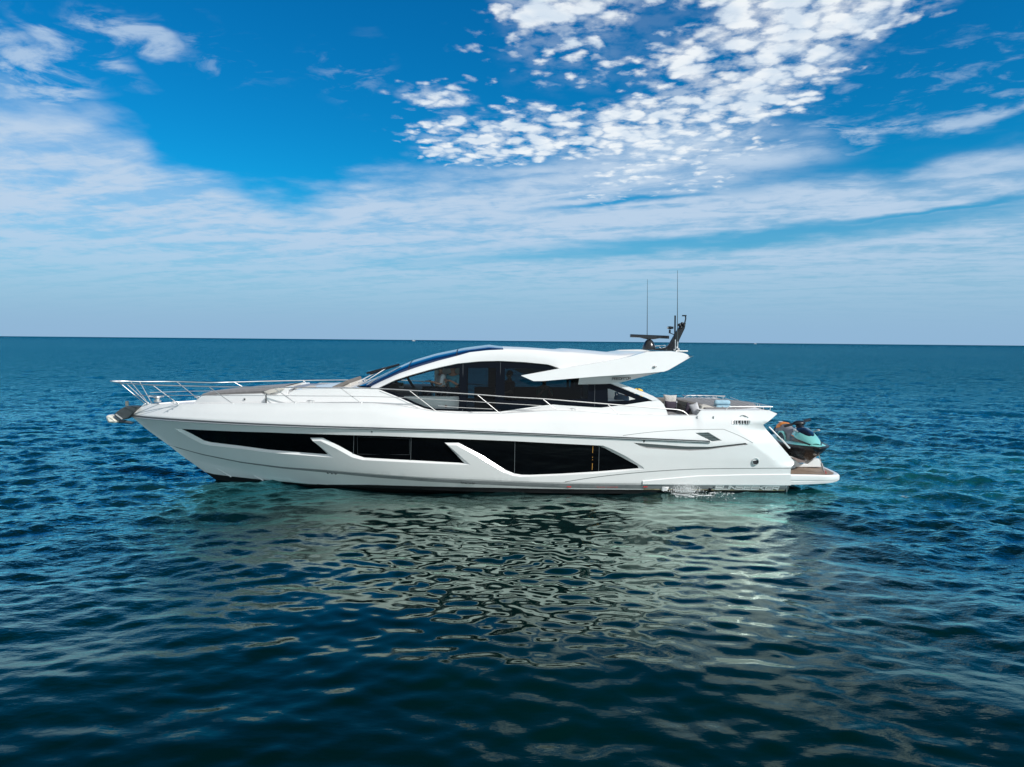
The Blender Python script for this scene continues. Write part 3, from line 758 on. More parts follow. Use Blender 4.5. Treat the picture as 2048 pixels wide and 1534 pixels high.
# low raised strake aft
mb = MB(); r_ = []
for px, ya, yb in [(1285, 961, 968), (1330, 956.5, 968), (1395, 950.8, 968.6), (1490, 948.4, 969.4), (1581, 947.6, 970)]:
    a0 = HS(px, ya, 0.0); a1 = HS(px, ya + 1.2, 0.028); a2 = HS(px, yb, 0.028); a3 = HS(px, yb + 0.8, 0.0); r_.append([a0, a1, a2, a3])
mb.grid(r_); mb.mirror(); mb.build('aft_strake', WHITE, yacht)
for a, b in (((434, 937), (463, 953.5)), ((507, 951), (527, 960.5))):
    mb = MB(); mb.tube([HS(*a, 0.0), HS(*b, 0.012)], [0.008, 0.022], 6); mb.mirror(); mb.build('spray_strake', WHITE, yacht)
# through-hull fittings and portholes
for pts_ in ([(656, 945.8), (664, 946.6), (671.5, 947.2)], [(924.5, 965.3), (932, 965.8), (939.5, 966.2), (947, 966.5)]):
    for px, py in pts_:
        mb = MB(); c_ = HS(px, py, -0.02)
        mb.lathe([(0.0, -0.012), (0.024, -0.012), (0.027, -0.035), (0.036, -0.035), (0.036, 0.0)], (c_.x, c_.y, c_.z), 14, 'Y'); mb.mirror()
        mb.build('drain_outlet', DKPL, yacht)
c_ = HS(1510.5, 923, 0.0)
mb = MB(); mb.lathe([(0.0, -0.004), (0.088, -0.004)], tuple(c_), 28, 'Y'); mb.mirror(); ph = mb.build('porthole', mat('grille_black', (0.012, 0.012, 0.015), 0.5, bump=0.01, bscale=120), yacht)
mb = MB(); mb.lathe([(0.088, 0.0), (0.088, -0.03), (0.104, -0.03), (0.112, 0.01)], tuple(c_), 28, 'Y'); mb.mirror(); mb.build('porthole_rim', CHROME, ph)
for px, py in ((744, 863.3), (1288, 883)):
    c_ = HS(px, py, 0.004); mb = MB(); mb.prism([c_ + Vector((-.04, 0, .03)), c_ + Vector((.04, 0, .03)), c_ + Vector((0, 0, -.035))], [c_ + Vector((-.04, .02, .03)), c_ + Vector((.04, .02, .03)), c_ + Vector((0, .02, -.035))]); mb.mirror()
    mb.build('arrow_mark', LETDK, yacht)
# ---- lettering
STK = {'S': [[(1, 1), (0, 1), (0, .5), (1, .5), (1, 0), (0, 0)]], 'U': [[(0, 1), (0, 0), (1, 0), (1, 1)]], 'N': [[(0, 0), (0, 1), (1, 0), (1, 1)]],
       'E': [[(1, 1), (0, 1), (0, 0), (1, 0)], [(0, .5), (1, .5)]], 'K': [[(0, 1), (0, 0)], [(0, .45), (1, 1)], [(.25, .55), (1, 0)]],
       'R': [[(0, 0), (0, 1), (1, 1), (1, .45), (0, .45)], [(.4, .45), (1, 0)]], 'P': [[(0, 0), (0, 1), (1, 1), (1, .45), (0, .45)]],
       'D': [[(0, 0), (0, 1), (.8, 1), (1, .8), (1, .2), (.8, 0), (0, 0)]], 'A': [[(0, 0), (0, 1), (1, 1), (1, 0)], [(0, .42), (1, .42)]],
       'T': [[(0, 1), (1, 1)], [(.5, 1), (.5, 0)]], 'O': [[(0, 0), (0, 1), (1, 1), (1, 0), (0, 0)]]}
def letters(word, P0, ux, uz, h, w, gap, th, out, m_, name, parent, slant=0.0, depth=0.006):
    x = 0.0
    for ch in word:
        mb = MB()
        for line in STK[ch]:
            for i in range(len(line) - 1):
                a, b = np.array(line[i], float), np.array(line[i + 1], float)
                A = np.array((x + a[0] * w + slant * a[1] * h, a[1] * h)); B = np.array((x + b[0] * w + slant * b[1] * h, b[1] * h))
                d = (B - A) / np.linalg.norm(B - A); nn = np.array((-d[1], d[0])) * th / 2; e = d * th / 2
                q4 = [A - e + nn, B + e + nn, B + e - nn, A - e - nn]
                dd = depth + 0.0004 * i
                f0 = [P0 + ux * float(p[0]) + uz * float(p[1]) + out * dd for p in q4]; f1 = [p - out * (dd + 0.004) for p in f0]
                mb.prism(f0, f1)
        mb.build(name, m_, parent, smooth=False)
        x += w + gap
PA, PB, PT = HS(1430.5, 978.3), HS(1555.5, 979.6), HS(1430.5, 971.8)
ux = (PB - PA).normalized(); Wd = (PB - PA).length; H_ = (PT - PA).length; uz = (PT - PA).normalized()
uz = (uz - ux * uz.dot(ux)).normalized(); on = ux.cross(uz) if ux.cross(uz).y < 0 else -ux.cross(uz)
gap = Wd * 0.022; lw = (Wd - gap * 8) / 9
letters('SUNSEEKER', PA, ux, uz, H_, lw, gap, 0.033, on, LETTER, 'hull_lettering', yacht)
def textobj(s_, P0, ux, uz, width, height_, out, m_, name, parent, off=0.005):
    cu = bpy.data.curves.new(name, 'FONT'); cu.body = s_; cu.size = 1; ob = bpy.data.objects.new(name, cu); COL.objects.link(ob)
    bpy.context.view_layer.update(); dg = bpy.context.evaluated_depsgraph_get(); me = bpy.data.meshes.new_from_object(ob.evaluated_get(dg))
    bpy.data.objects.remove(ob); bpy.data.curves.remove(cu)
    xs = [v.co.x for v in me.vertices]; ys = [v.co.y for v in me.vertices]; x0, x1, y0, y1 = min(xs), max(xs), min(ys), max(ys)
    for v in me.vertices:
        v.co = P0 + ux * ((v.co.x - x0) / (x1 - x0) * width) + uz * ((v.co.y - y0) / (y1 - y0) * height_) + out * off
    me.materials.append(m_); o = bpy.data.objects.new(name, me); COL.objects.link(o); o.parent = parent; return o
for wd, x0_, x1_ in (('NO SLINGS', 1193.5, 1210), ('NO SHORINGS', 1213.5, 1235.5)):
    a, b = HS(x0_, 974.6), HS(x1_, 974.8); ux2 = (b - a).normalized()
    textobj(wd, a, ux2, Vector((0, 0, 1)), (b - a).length, 0.042, Vector((0, -1, 0)), RED, 'warning_text', yacht, 0.012)
for px, s_ in ((1138.5, 1), (1290.5, -1)):
    c_ = HS(px, 973.2, 0.008); mb = MB()
    sh = [(-.065, .012), (.02, .012), (.02, .028), (.065, 0), (.02, -.028), (.02, -.012), (-.065, -.012)]
    f0 = [c_ + Vector((x * s_, 0, z)) for x, z in sh]; mb.prism(f0, [p + Vector((0, .012, 0)) for p in f0]); mb.build('red_arrow', RED, yacht, smooth=False)
# exhaust scoop and sensor near the waterline
c_ = HS(1331, 976.5); mb = MB()
mb.add([c_ + Vector(p) for p in [(-.12, .0, .06), (.13, .0, .06), (.06, .0, -.07), (-.12, 0, -.07), (-.10, -.03, .055), (.02, -.09, .02), (.0, -.09, -.06), (-.10, -.05, -.07)]],
       [(0, 1, 5, 4), (4, 5, 6, 7), (1, 2, 6, 5), (0, 4, 7, 3), (3, 7, 6, 2)]); mb.mirror(); mb.build('exhaust_scoop', WHITE, yacht, smooth=False)
for px, py, r in ((1420, 977.5, .05), (1427, 974.2, .022)):
    c_ = HS(px, py); mb = MB(); mb.ell(c_, (r, r * .7, r), 12, 8); mb.mirror(); mb.build('water_outlet', DKPL, yacht)

# ---- decks
mb = MB(); rows = []
XCK0, XCK1 = L(1337, 830, 2.0).x, L(1397, 822, 2.0).x
for x in np.linspace(stem[1][0] + 0.12, XCK0, 80):
    b = b_side(x, z_deck(x)); z = z_deck(x)
    rows.append([(x, b * k, z - (0.035 if abs(k) < 0.95 else 0.0) + (0.0 if abs(k) > .95 else 0.06 * (1 - k * k) * min(1, (x - X00) / 3))) for k in (-1, -.96, -.94, -.6, -.3, 0, .3, .6, .94, .96, 1)])
mb.grid(rows); mb.build('deck', DECKW, yacht, angle=50)
zb = L(1450, 821, 2.0).z
mb = MB(); rows = []
for x in np.linspace(XCK1, X_SIL[0][0] - .01, 20):
    b = b_side(x, z_deck(x)); rows.append([(x, b * k, z_deck(x) - 0.003) for k in (-1, -.5, 0, .5, 1)])
mb.grid(rows); mb.build('aft_deck', DECKW, yacht)
# cockpit well
ZF = 1.62
mb = MB(); bw = 1.95
mb.add([(XCK0 - 0.0, -bw, ZF), (XCK1 + .3, -bw, ZF), (XCK1 + .3, bw, ZF), (XCK0, bw, ZF)], [(0, 1, 2, 3)], 0)
for s_ in (-1, 1):
    y = bw * s_; bo = b_side(XCK0, z_deck(XCK0)) * s_
    mb.add([(XCK0, y, ZF), (XCK1 + .3, y, ZF), (XCK1 + .3, y, z_deck(XCK0) - .01), (XCK0, y, z_deck(XCK0) - .01)], [(0, 1, 2, 3)], 1)
    mb.add([(XCK0, y, z_deck(XCK0) - .01), (XCK1 + .0, y, z_deck(XCK0) - .01), (XCK1 + .0, bo, z_deck(XCK0)), (XCK0, bo, z_deck(XCK0))], [(0, 1, 2, 3)], 1)
mb.add([(XCK1, -bw - .4, ZF), (XCK1, bw + .4, ZF), (XCK1, bw + .4, zb - .002), (XCK1, -bw - .4, zb - .002)], [(0, 1, 2, 3)], 1)
mb.build('cockpit', [TEAK, WHITE], yacht, smooth=False)

# ---- superstructure sides: surface b_cab(x, z)
def b_cab(x, z):
    bd = b_deck(x)
    base = min(bd - 0.42, 2.02) if x < 4 else 2.02 - 0.02 * (x - 4)
    base = base - 0.20 * max(0.0, z - 2.5)
    return max(base, 0.05)
# forward coachroof
fo = pxz([(384, 809), (392, 801), (403, 792), (424, 790.8), (470, 789), (524, 787.3), (530.5, 789.5), (531, 810)], b_cab)
cr = MB(); patch(cr, densify(fo, 0.12), b_cab, step=0.2); cr.mirror(); cr.build('coachroof_side', WHITE, yacht)
mb = MB(); rows = []
prof = pxz(rp([(384, 809), (392, 801), (403, 792), (424, 790.8), (470, 789), (524, 787.3), (531, 789.5)], 3), b_cab)
for x, z in prof:
    b = b_cab(x, z); rows.append([(x, b * k, z + 0.05 * (1 - k * k)) for k in (-1, -.7, -.35, 0, .35, .7, 1)])
mb.grid(rows); mb.build('coachroof_top', WHITE, yacht)
# main body beside and under the side windows
UP = [(757, 777.2), (789, 761.8), (818.6, 752), (857.7, 741), (887, 734), (916, 728), (960, 723.7), (998.7, 722.8), (1047.6, 725.2), (1096.5, 730), (1118, 737.6)]
LO = [(1305.5, 801.5), (1254.8, 808.9), (1203, 815.2), (1188, 814.7), (1120, 810.3), (1106, 809), (1081.8, 811.5), (998.7, 823.5), (940, 823.4), (900, 822), (867.4, 820.8), (848, 816.4), (828.4, 808.6), (799, 795), (760, 779.5)]
UP2 = UP + [(1150, 741.5), (1185, 752.3), (1230, 771)]
glass_out = pxz(UP2, b_cab) + pxz(LO, b_cab)
body = [(575, 811), (575, 792), (579, 785), (587, 780.5), (600, 779), (640, 777.3), (700, 776), (752, 777.6)]
tail = [(1305.5, 801.5), (1312, 798.3), (1320, 801.5), (1327, 808), (1332, 818), (1337, 833)]
bodypx = body + LO[::-1][0:] + tail + [(1236, 833), (1113, 825), (1060, 828), (1001, 832), (910, 831), (860, 827), (800, 817), (740, 811)]
bo = pxz(bodypx, b_cab)
sd_ = MB(); patch(sd_, densify(bo, 0.15), b_cab, step=0.2); sd_.mirror(); sd_.build('deckhouse_side', WHITE, yacht)
# top of the raised foredeck (forward of the windscreen)
mb = MB(); rows = []
for x, z in pxz(rp([(575, 811), (575.3, 795), (579, 785), (587, 780.5), (600, 779), (640, 777.3), (700, 776), (765, 776.5)], 3), b_cab):
    b = b_cab(x, z); rows.append([(x, b * k, z + 0.03 * (1 - k * k)) for k in (-1, -.97, -.5, 0, .5, .97, 1)])
mb.grid(rows); mb.build('foredeck_housing', WHITE, yacht)
# rear return of the deckhouse beside the cockpit
mb = MB(); rows = []
for x, z in pxz(rp([(1286, 783.5), (1298, 789), (1312, 797), (1320, 801.5), (1327, 808), (1332, 818), (1337, 833)], 3), b_cab):
    b = b_cab(x, z); rows.append([(x, -b, z), (x, -b + .04, z + .01), (x, -b + .22, z)])
mb.grid(rows); mb.mirror(); mb.build('quarter_moulding', WHITE, yacht)
# black glass band with panes
P1 = [(767, 777), (789, 765), (819, 754.5), (858, 743.5), (887, 736.8), (919, 736), (917.5, 818.3), (870, 817.3), (850, 813), (830, 804.5), (800, 790.5), (780, 782)]
P2 = [(934, 736), (976, 735.5), (992, 736), (990.5, 818), (933, 818.5)]
P3 = [(1010, 737), (1060, 736.5), (1100, 741), (1140, 748.5), (1176, 758), (1176, 797), (1110, 799.5), (1009, 801)]
P4 = [(1215.5, 776), (1271, 798), (1255, 801), (1216, 802.3)]
PN = [densify(pxz(p, b_cab), 0.3) for p in (P1, P2, P3, P4)]
gl = MB(); patch(gl, densify(glass_out, 0.15), b_cab, PN, step=0.35, off=-0.012); gl.mirror()
gw = gl.build('side_window', FRIT, yacht)
for nm_, pn, m_ in (('helm_pane', PN[0], CLEAR), ('saloon_pane', PN[1], TINT), ('saloon_pane', PN[2], TINT), ('quarter_pane', PN[3], CLEAR)):
    mb = MB(); patch(mb, pn, b_cab, step=0.5, off=-0.014, normals=False); mb.mirror(); mb.build(nm_, m_, gw, recalc=False)
def CS(px, py, off=0.0):
    (x, z), = pxz([(px, py)], b_cab); return Vector((x, -b_cab(x, z), z)) + nrm(x, z, b_cab) * off
for px, y0, y1 in ((926, 727.5, 822), (1001, 724, 822.5), (1190, 757, 813.5)):
    mb = MB(); mb.tube([CS(px, y0, -.006), CS(px - 1, y1, -.006)], 0.005, 5); mb.mirror(); mb.build('glass_joint', mat('joint_dim', (0.10, 0.11, 0.12), 0.4), gw)
# white sill moulding under the windows and the rear pillar
mb = MB(); mb.tube([CS(px, py, 0.0) for px, py in rp([(760, 781.5), (799, 797), (828, 811), (848, 818.8), (867, 823), (940, 825.8), (998, 826), (1040, 819.5), (1081, 813.8)], 4)], 0.022, 6); mb.mirror(); mb.build('sill_moulding', WHITE, yacht)
mb = MB(); r_ = []
for (ax, ay), (bx, by) in zip([(1170, 743), (1198, 752.5), (1237, 766), (1286, 784), (1305.5, 792), (1317, 799)], [(1160, 745), (1187, 753.5), (1222, 767), (1262, 783), (1290, 794.5), (1305, 801.5)]):
    o1, o2 = CS(ax, ay, 0.02), CS(bx, by, 0.02)
    r_.append([o1 + Vector((0, .10, 0)), o1, o2, o2 + Vector((0, .05, -.005))])
mb.grid(r_); mb.mirror(); mb.build('rear_pillar', WHITE, yacht)

# ---- roof: edge over the windows, shoulder, crown
edge_xz = lin(pxz(UP + [(1150, 741.5), (1185, 746), (1240, 750), (1300, 748)], b_cab))
b_sh = lambda x: min(1.66, max(b_cab(x, 3.5) - 0.06, 0.3)) - 0.0 + (0.10 if x > 1 else 0)
b_sh = lambda x: float(np.interp(x, [-6, -3.5, -1, 1.5, 5], [1.55, 1.62, 1.66, 1.70, 1.80]))
sh_xz = lin(trace([(735, 776.5), (760, 764), (799, 746.5), (838, 733), (877, 721.3), (916, 711.2), (939, 704.6), (975, 700.5), (1013, 698.8), (1060, 699.5), (1111, 704), (1200, 712.5), (1256, 712), (1300, 709), (1370, 712)], b_sh))
cr_xz = lin(trace([(716, 770.5), (767.4, 748), (800, 732), (826, 720.7), (873, 707), (932, 695), (978, 689.3), (1001.8, 692.5), (1056.5, 694.8), (1111, 698.6), (1124, 696.4), (1154, 698.3), (1223, 704.8), (1232, 701.7), (1300, 703.2), (1352, 703.5), (1376, 710)], 0.0))
X_BASE = L(745, 776, 1.6).x; X_BC = L(716, 770.5, 0.0).x; X_GEND = L(1006, 698, 1.4).x; X_FOOT = L(757, 777, 1.9).x
XR1 = L(1376, 710, 2.0).x
def roofrow(x, k0=0.0):
    bs, zs, zc = b_sh(x), sh_xz(x), cr_xz(x)
    return [(x, -bs * math.cos(t), zs + (zc - zs) * math.sin(t) ** 0.9) for t in np.linspace(0, PI / 2, 9)]
# white side bands of the roof (edge -> shoulder)
mb = MB(); r_ = []
for x in np.linspace(X_FOOT - 0.25, XR1 - 1.0, 70):
    be, ze = b_cab(x, edge_xz(x)) + 0.0, edge_xz(x); bs, zs = b_sh(x), sh_xz(x)
    zs = max(zs, ze + 0.01)
    r_.append([(x, -(be - 0.05), ze - 0.005), (x, -(be + 0.035), ze + 0.02), (x, -(be * .68 + bs * .32) - 0.045, ze * .64 + zs * .36), (x, -(be * .3 + bs * .7) - 0.045, ze * .28 + zs * .72), (x, -bs, zs)])
mb.grid(r_); mb.mirror(); mb.build('roof_side', WHITE, yacht, angle=50)
# blue glass windscreen and roof glass
def screen_rows(x0, x1, n, off=0.0):
    rr = []
    for s_ in np.linspace(0, 1, n):
        row = []
        for t in np.linspace(-PI / 2, PI / 2, 17):
            c_ = math.cos(t); fr = c_            # 0 at the shoulders, 1 on the centreline
            xb0 = X_BASE + (X_BC - X_BASE) * fr ** 0.8; x = xb0 + (x1 - xb0) * s_ if x0 is None else x0 + (x1 - x0) * s_
            bs, zs, zc = b_sh(x), sh_xz(x), cr_xz(x)
            row.append((x, bs * math.sin(t), zs + (zc - zs) * fr ** 0.9 + off))
        rr.append(row)
    return rr
mb = MB(); mb.grid(screen_rows(None, X_GEND, 60)); ws = mb.build('windscreen', BLUEGL, yacht, angle=60)
for xj in (L(826, 721, 0).x, L(915, 700, 0).x):
    mb = MB(); rr = screen_rows(xj, xj + 0.035, 2, 0.006); mb.grid(rr); mb.build('glass_joint', LETDK, ws)
mb = MB(); mb.grid(screen_rows(X_GEND, XR1 - 0.05, 50)); mb.build('roof', WHITE, yacht, angle=50)
# roof overhang body: underside, aft face, wings
b_w = lambda x, z: 2.33 - 0.22 * (z - 3.2) - 0.02 * max(0, x - 3)
WG = [(1042, 751.2), (1117, 737.8), (1193.5, 726.3), (1240, 718.2), (1263.5, 712.6), (1294.8, 703.4), (1341.7, 702.3), (1365, 705.3), (1374.6, 708.6), (1380.5, 714.7), (1337, 740), (1328, 743.2), (1266.5, 748.3), (1198, 752.7), (1140, 757.4), (1086.7, 762), (1067, 762.2), (1055.4, 757.2)]
wg = pxz(WG, b_w)
mb = MB(); patch(mb, densify(wg, 0.12), b_w, step=0.25)
mb.mirror(); wing = mb.build('roof_wing', WHITE, yacht)
# rim of the wing, turned inwards
mb = MB(); n = len(wg); A = [Vector((x, -b_w(x, z), z)) for x, z in wg]; B = []
for k, p in enumerate(A):
    ins = float(np.interp(p.x, [wg[0][0], wg[1][0], wg[5][0]], [0.05, 0.16, 0.42])); B.append(p + Vector((0.02 if k < 2 else 0, ins, 0)))
for k in range(n): j = (k + 1) % n; mb.add([A[k], A[j], B[j], B[k]], [(0, 1, 2, 3)])
patch(mb2 := MB(), densify(wg, 0.3), lambda x, z: b_w(x, z) - float(np.interp(x, [wg[0][0], wg[1][0], wg[5][0]], [0.05, 0.16, 0.42])), step=0.4, normals=False)
mb.add(mb2.v, mb2.f); mb.mirror(); mb.build('wing_inner', WHITE, wing, angle=30)
# overhang slab between the wings with its shaded flanks
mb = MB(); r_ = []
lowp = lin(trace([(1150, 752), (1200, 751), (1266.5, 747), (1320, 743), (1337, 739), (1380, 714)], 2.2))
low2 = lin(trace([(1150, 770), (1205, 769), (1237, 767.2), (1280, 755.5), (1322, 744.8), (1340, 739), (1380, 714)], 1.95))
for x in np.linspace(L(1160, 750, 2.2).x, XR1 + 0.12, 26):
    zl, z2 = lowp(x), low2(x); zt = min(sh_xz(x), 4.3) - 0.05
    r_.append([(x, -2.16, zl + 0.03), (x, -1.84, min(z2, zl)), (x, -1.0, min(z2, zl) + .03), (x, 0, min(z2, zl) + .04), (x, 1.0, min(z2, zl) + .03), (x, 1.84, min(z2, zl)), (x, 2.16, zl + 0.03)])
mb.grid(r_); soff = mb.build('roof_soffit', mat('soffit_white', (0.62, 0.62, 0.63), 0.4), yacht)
mb = MB(); r_ = []
for x in np.linspace(wg[1][0] + .02, XR1 + 0.10, 26):
    zt = float(np.interp(x, [p[0] for p in wg[1:10]], [p[1] for p in wg[1:10]])); bw_ = b_w(x, zt)
    k = min(1.0, max(0.0, (x - wg[1][0]) / (wg[4][0] - wg[1][0]))); be, ze = b_cab(x, edge_xz(x)) - .01, edge_xz(x)
    r_.append([(x, -bw_ + 0.01, zt - 0.004), (x, -(be + (b_sh(x) - be) * k) - .03 * math.sin(PI * k) + 0.02, ze + (sh_xz(x) - ze) * k - 0.012)])
mb.grid(r_); mb.mirror(); mb.build('roof_shoulder', WHITE, yacht)
mb = MB(); xe, ze = wg[9]
r_ = []
for (x, z) in [wg[7], wg[8], wg[9], (wg[9][0] - .35, wg[9][1] - .20), wg[10]]:
    r_.append([(x + 0.12 * (1 - k * k), k * b_w(x, z), z) for k in np.linspace(-1, 1, 11)])
mb.grid(r_); mb.build('roof_tail', WHITE, yacht)
# rear bulkhead of the deckhouse
c_ = Vector
PRA, PRB = (0, 0), (0, 0)
pa = pxz([(1223.5, 759.2)], lambda x, z: 2.02)[0]; pb = pxz([(1259.8, 758.2)], lambda x, z: 2.02)[0]
A1 = Vector((pa[0], -2.045, pa[1])); B1 = Vector((pb[0], -2.06, pb[1])); uxp = (B1 - A1).normalized(); wp = (B1 - A1).length; gp = wp * .03; lwp = (wp - 7 * gp) / 8
nzp = Vector((0, -0.35, 0.93)).normalized()
letters('PREDATOR', A1 + Vector((0, -.02, -.005)), uxp, nzp, 0.068, lwp, gp, 0.010, Vector((0, -.93, -.35)), LETDK, 'roof_lettering', yacht, depth=0.012)

# ---- cabin interior seen through the side glass
XI0, XI1 = L(765, 778, 1.9).x, L(1325, 800, 1.9).x
mb = MB(); mb.box(((XI0 + XI1) / 2 + .3, 0, 2.02), (XI1 - XI0 - 1.0, 3.7, 0.06)); mb.build('cabin_floor', INTD, yacht, smooth=False)
mb = MB(); mb.box((L(790, 785, 1.0).x, 0, 2.66), (1.5, 3.1, 0.42)); mb.box((L(835, 790, 1.0).x, 0.9, 2.62), (0.7, 1.4, 0.5)); dash = mb.build('dashboard', INTD, yacht, bevel=0.04, smooth=False)
mb = MB(); pc = L(866, 772, 1.0)
R_ = Matrix.Rotation(math.radians(-28), 3, 'Y')
mb.tube([pc + R_ @ Vector((0, .19 * math.cos(a), .19 * math.sin(a))) for a in np.linspace(0, 2 * PI, 25)], 0.017, 8, cap=False)
for a in (0.3, PI - .3, 1.5 * PI): mb.tube([pc, pc + R_ @ Vector((0, .19 * math.cos(a), .19 * math.sin(a)))], 0.013, 6)
mb.tube([pc, pc + Vector((-.3, 0, -.18))], 0.03, 8); mb.build('steering_wheel', DKPL, dash)
mb = MB()
a_, b_ = L(868, 816, -.9), L(918, 738, -.9)
a_, b_ = L(869, 800, .75), L(921, 736, .75); mb.box(((a_.x + b_.x) / 2, -.75, (a_.z + b_.z) / 2), (b_.x - a_.x, 0.08, b_.z - a_.z)); mb.build('cabin_partition', INTW, yacht, smooth=False)
mb = MB(); p0, p1 = L(819, 818, 1.5), L(917, 792, 1.5); mb.box(((p0.x + p1.x) / 2, -1.62, (p0.z + p1.z) / 2), (p1.x - p0.x + .3, 0.12, p1.z - p0.z)); mb.build('side_locker', INTW, yacht, smooth=False, bevel=.02)
mb = MB(); mb.box((L(893, 790, .6).x, -.75, 2.42), (0.95, 1.1, 0.30)); mb.box((L(893, 790, .6).x + .5, -.75, 2.85), (0.16, 1.1, 0.8)); mb.build('helm_seat', INTD, yacht, bevel=.05, smooth=False)
mb = MB(); mb.box((L(1060, 805, 1).x, -.6, 2.28), (3.4, 1.0, 0.42)); mb.box((L(1060, 805, 1).x, -.15, 2.62), (3.4, 0.2, 0.55)); mb.build('saloon_sofa', INTD, yacht, bevel=.05, smooth=False)
mb = MB(); mb.box((L(988, 760, .2).x, 0.3, 3.0), (0.35, 0.7, 1.7)); mb.build('saloon_cabinet', WOODI, yacht, smooth=False)
mb = MB(); q0, q1 = L(1158, 797, -.9), L(1176, 752, -.9); mb.box((q1.x, 0.9, 2.75), (0.12, 1.6, 1.5)); mb.box((q1.x + .5, -.3, 2.45), (0.9, 1.4, 0.10)); mb.build('saloon_bulkhead', INTW, yacht, smooth=False)
mb = MB()
for px in (1135, 1147): mb.tube([L(px, 800, -1.2), L(px + 1, 752, -1.2)], 0.045, 8)
mb.build('curtain', mat('curtain_grey', (0.35, 0.38, 0.37), 0.9), yacht)
mb = MB(); q0 = L(1216, 803, -.8); q1 = L(1275, 775, -.8); mb.box(((q0.x + q1.x) / 2 - .1, 0.9, 2.40), (q1.x - q0.x + .1, .12, .75)); mb.box(((q0.x + q1.x) / 2, 0.2, 2.22), (q1.x - q0.x + .1, 1.3, .3)); mb.build('wet_bar', INTW, yacht, smooth=False)
mb = MB(); c0 = L(812, 757, 0.3); mb.tube([L(815, 755, 0.2), L(823, 768, 0.2), L(832, 779, 0.2)], 0.045, 6); mb.build('windscreen_post', DKPL, yacht)

# ---- stainless guard rails
PTOP = [(221, 762.5), (233, 764.5), (245, 766), (260, 767.2), (305, 770), (380, 772), (417, 773), (480, 773.8), (547, 774.7), (610, 775.3), (681, 776), (752, 777), (818, 780.5), (860, 783), (954, 789), (1020, 794), (1085, 797.5), (1150, 802.8), (1215, 808), (1300, 815), (1340, 818), (1357, 819.8), (1366, 822.5), (1372, 826.5), (1377, 831.5)]
def b_pul(x):
    return b_deck(x) - 0.07 if x > X00 + 0.8 else 0
def railpt(px, py):
    if px < 300: b = float(np.interp(px, [221, 226, 233, 245, 262, 300], [0.0, 0.16, 0.28, 0.38, 0.52, 0.86])); return L(px, py, b)
    b = 1.5
    for _ in range(14):
        p = L(px, py, b); b = .5 * b + .5 * (max(b_deck(p.x) - 0.08, .86))
    return L(px, py, b)
def brace(P): return [railpt(*p) for p in P]
mb = MB(); pts = [Vector(p) for p in smoothpath([tuple(v) for v in brace(PTOP)], 5)]
full = [Vector((p.x, -p.y, p.z)) for p in pts[::-1]][:-1] + pts
mb.tube(full, 0.016, 8); rail = mb.build('guard_rail', CHROME, yacht)
STN = [((240, 766), (291, 808)), ((252, 766.8), (296, 807)), ((305, 770), (357, 808)), ((417, 773), (466, 808)), ((547, 774.7), (591, 806.5)), ((681, 776), (723, 806.7)), ((818, 780.5), (875, 824.5)), ((954, 789), (1001, 827.6)), ((1085, 797.5), (1113, 820)), ((1215, 808), (1236, 829))]
for k, (a, b) in enumerate(STN):
    A = railpt(*a); Bp = L(b[0], b[1], max(b_deck(L(b[0], b[1], 1.5).x) - 0.10, 0.02) if k > 1 else 0.10 + .02 * k)
    for s_ in (-1, 1):
        mb = MB(); f = lambda p: Vector((p.x, p.y * (1 if s_ < 0 else -1), p.z))
        mb.tube([f(A), f(Bp)], 0.012, 8); mb.lathe([(0.03, .0), (0.028, 0.025), (0.014, 0.04)], f(Bp), 10); mb.build('stanchion', CHROME, rail)
def wire(P, r=0.006):
    pts = [Vector(p) for p in smoothpath([tuple(v) for v in brace(P)], 4)]
    for s_ in (-1, 1):
        mb = MB(); mb.tube([Vector((p.x, p.y * (1 if s_ < 0 else -1), p.z)) for p in pts], r, 6); mb.build('mid_rail', CHROME, rail)
wire([(266, 790.6), (330, 790.8), (403, 791), (480, 791), (570, 791.5), (640, 792), (700, 792.3), (792, 794.5), (858, 798), (960, 804), (1085, 811.5)], 0.009)
wire([(876, 811.5), (916, 814.8), (985, 818.2)], 0.009)

# ---- bow: roller fairing, anchor, windlass, cleats
mb = MB(); fair = trace([(282, 812.5), (270, 811.5), (256, 812), (246, 817), (236, 825), (233, 829.5), (246, 838.5), (254, 838), (262, 834)], 0.0)
A = [Vector((x, -.19, z)) for x, z in fair]; B = [Vector((x, .19, z)) for x, z in fair]; mb.prism(A, B); brl = mb.build('bow_roller', mat('roller_grey', (0.045, 0.055, 0.06), 0.55, var=.2, vscale=9), yacht, smooth=False, bevel=0.03)
mb = MB(); u0, u1 = L(231.5, 829, .2), L(244.5, 838.5, .2); mb.tube([u0, u1], 0.028, 8); mb.mirror(); mb.build('roller_cheek', GREYP, brl)
mb = MB(); mb.box((L(254, 806, 0).x, 0, L(254, 807, 0).z), (.06, .10, .15)); mb.build('jack_staff_socket', mat('socket', (0.16, 0.17, 0.15), 0.5), brl, smooth=False, bevel=.006)
anchor = empty('anchor_pivot'); bpy.data.objects.remove(anchor)
mb = MB()
fl_ = [(216.5, 832), (219, 829.5), (223, 829), (228, 831.5), (233, 836), (238, 840), (240, 842.5), (238, 844.5), (231, 845), (222, 845), (218.5, 840)]
pl = trace(fl_, 0.0); A = [Vector((x, -.16 - .04 * math.sin(i), z)) for i, (x, z) in enumerate(pl)]
cx_ = sum(p.x for p in A) / len(A); cz_ = sum(p.z for p in A) / len(A)
ring2 = [Vector((cx_ + (p.x - cx_) * .9, -.02, cz_ + (p.z - cz_) * .9)) for p in A]
rng_ = [[Vector((p.x, p.y * s_, p.z)) for p in A] for s_ in (1,)]
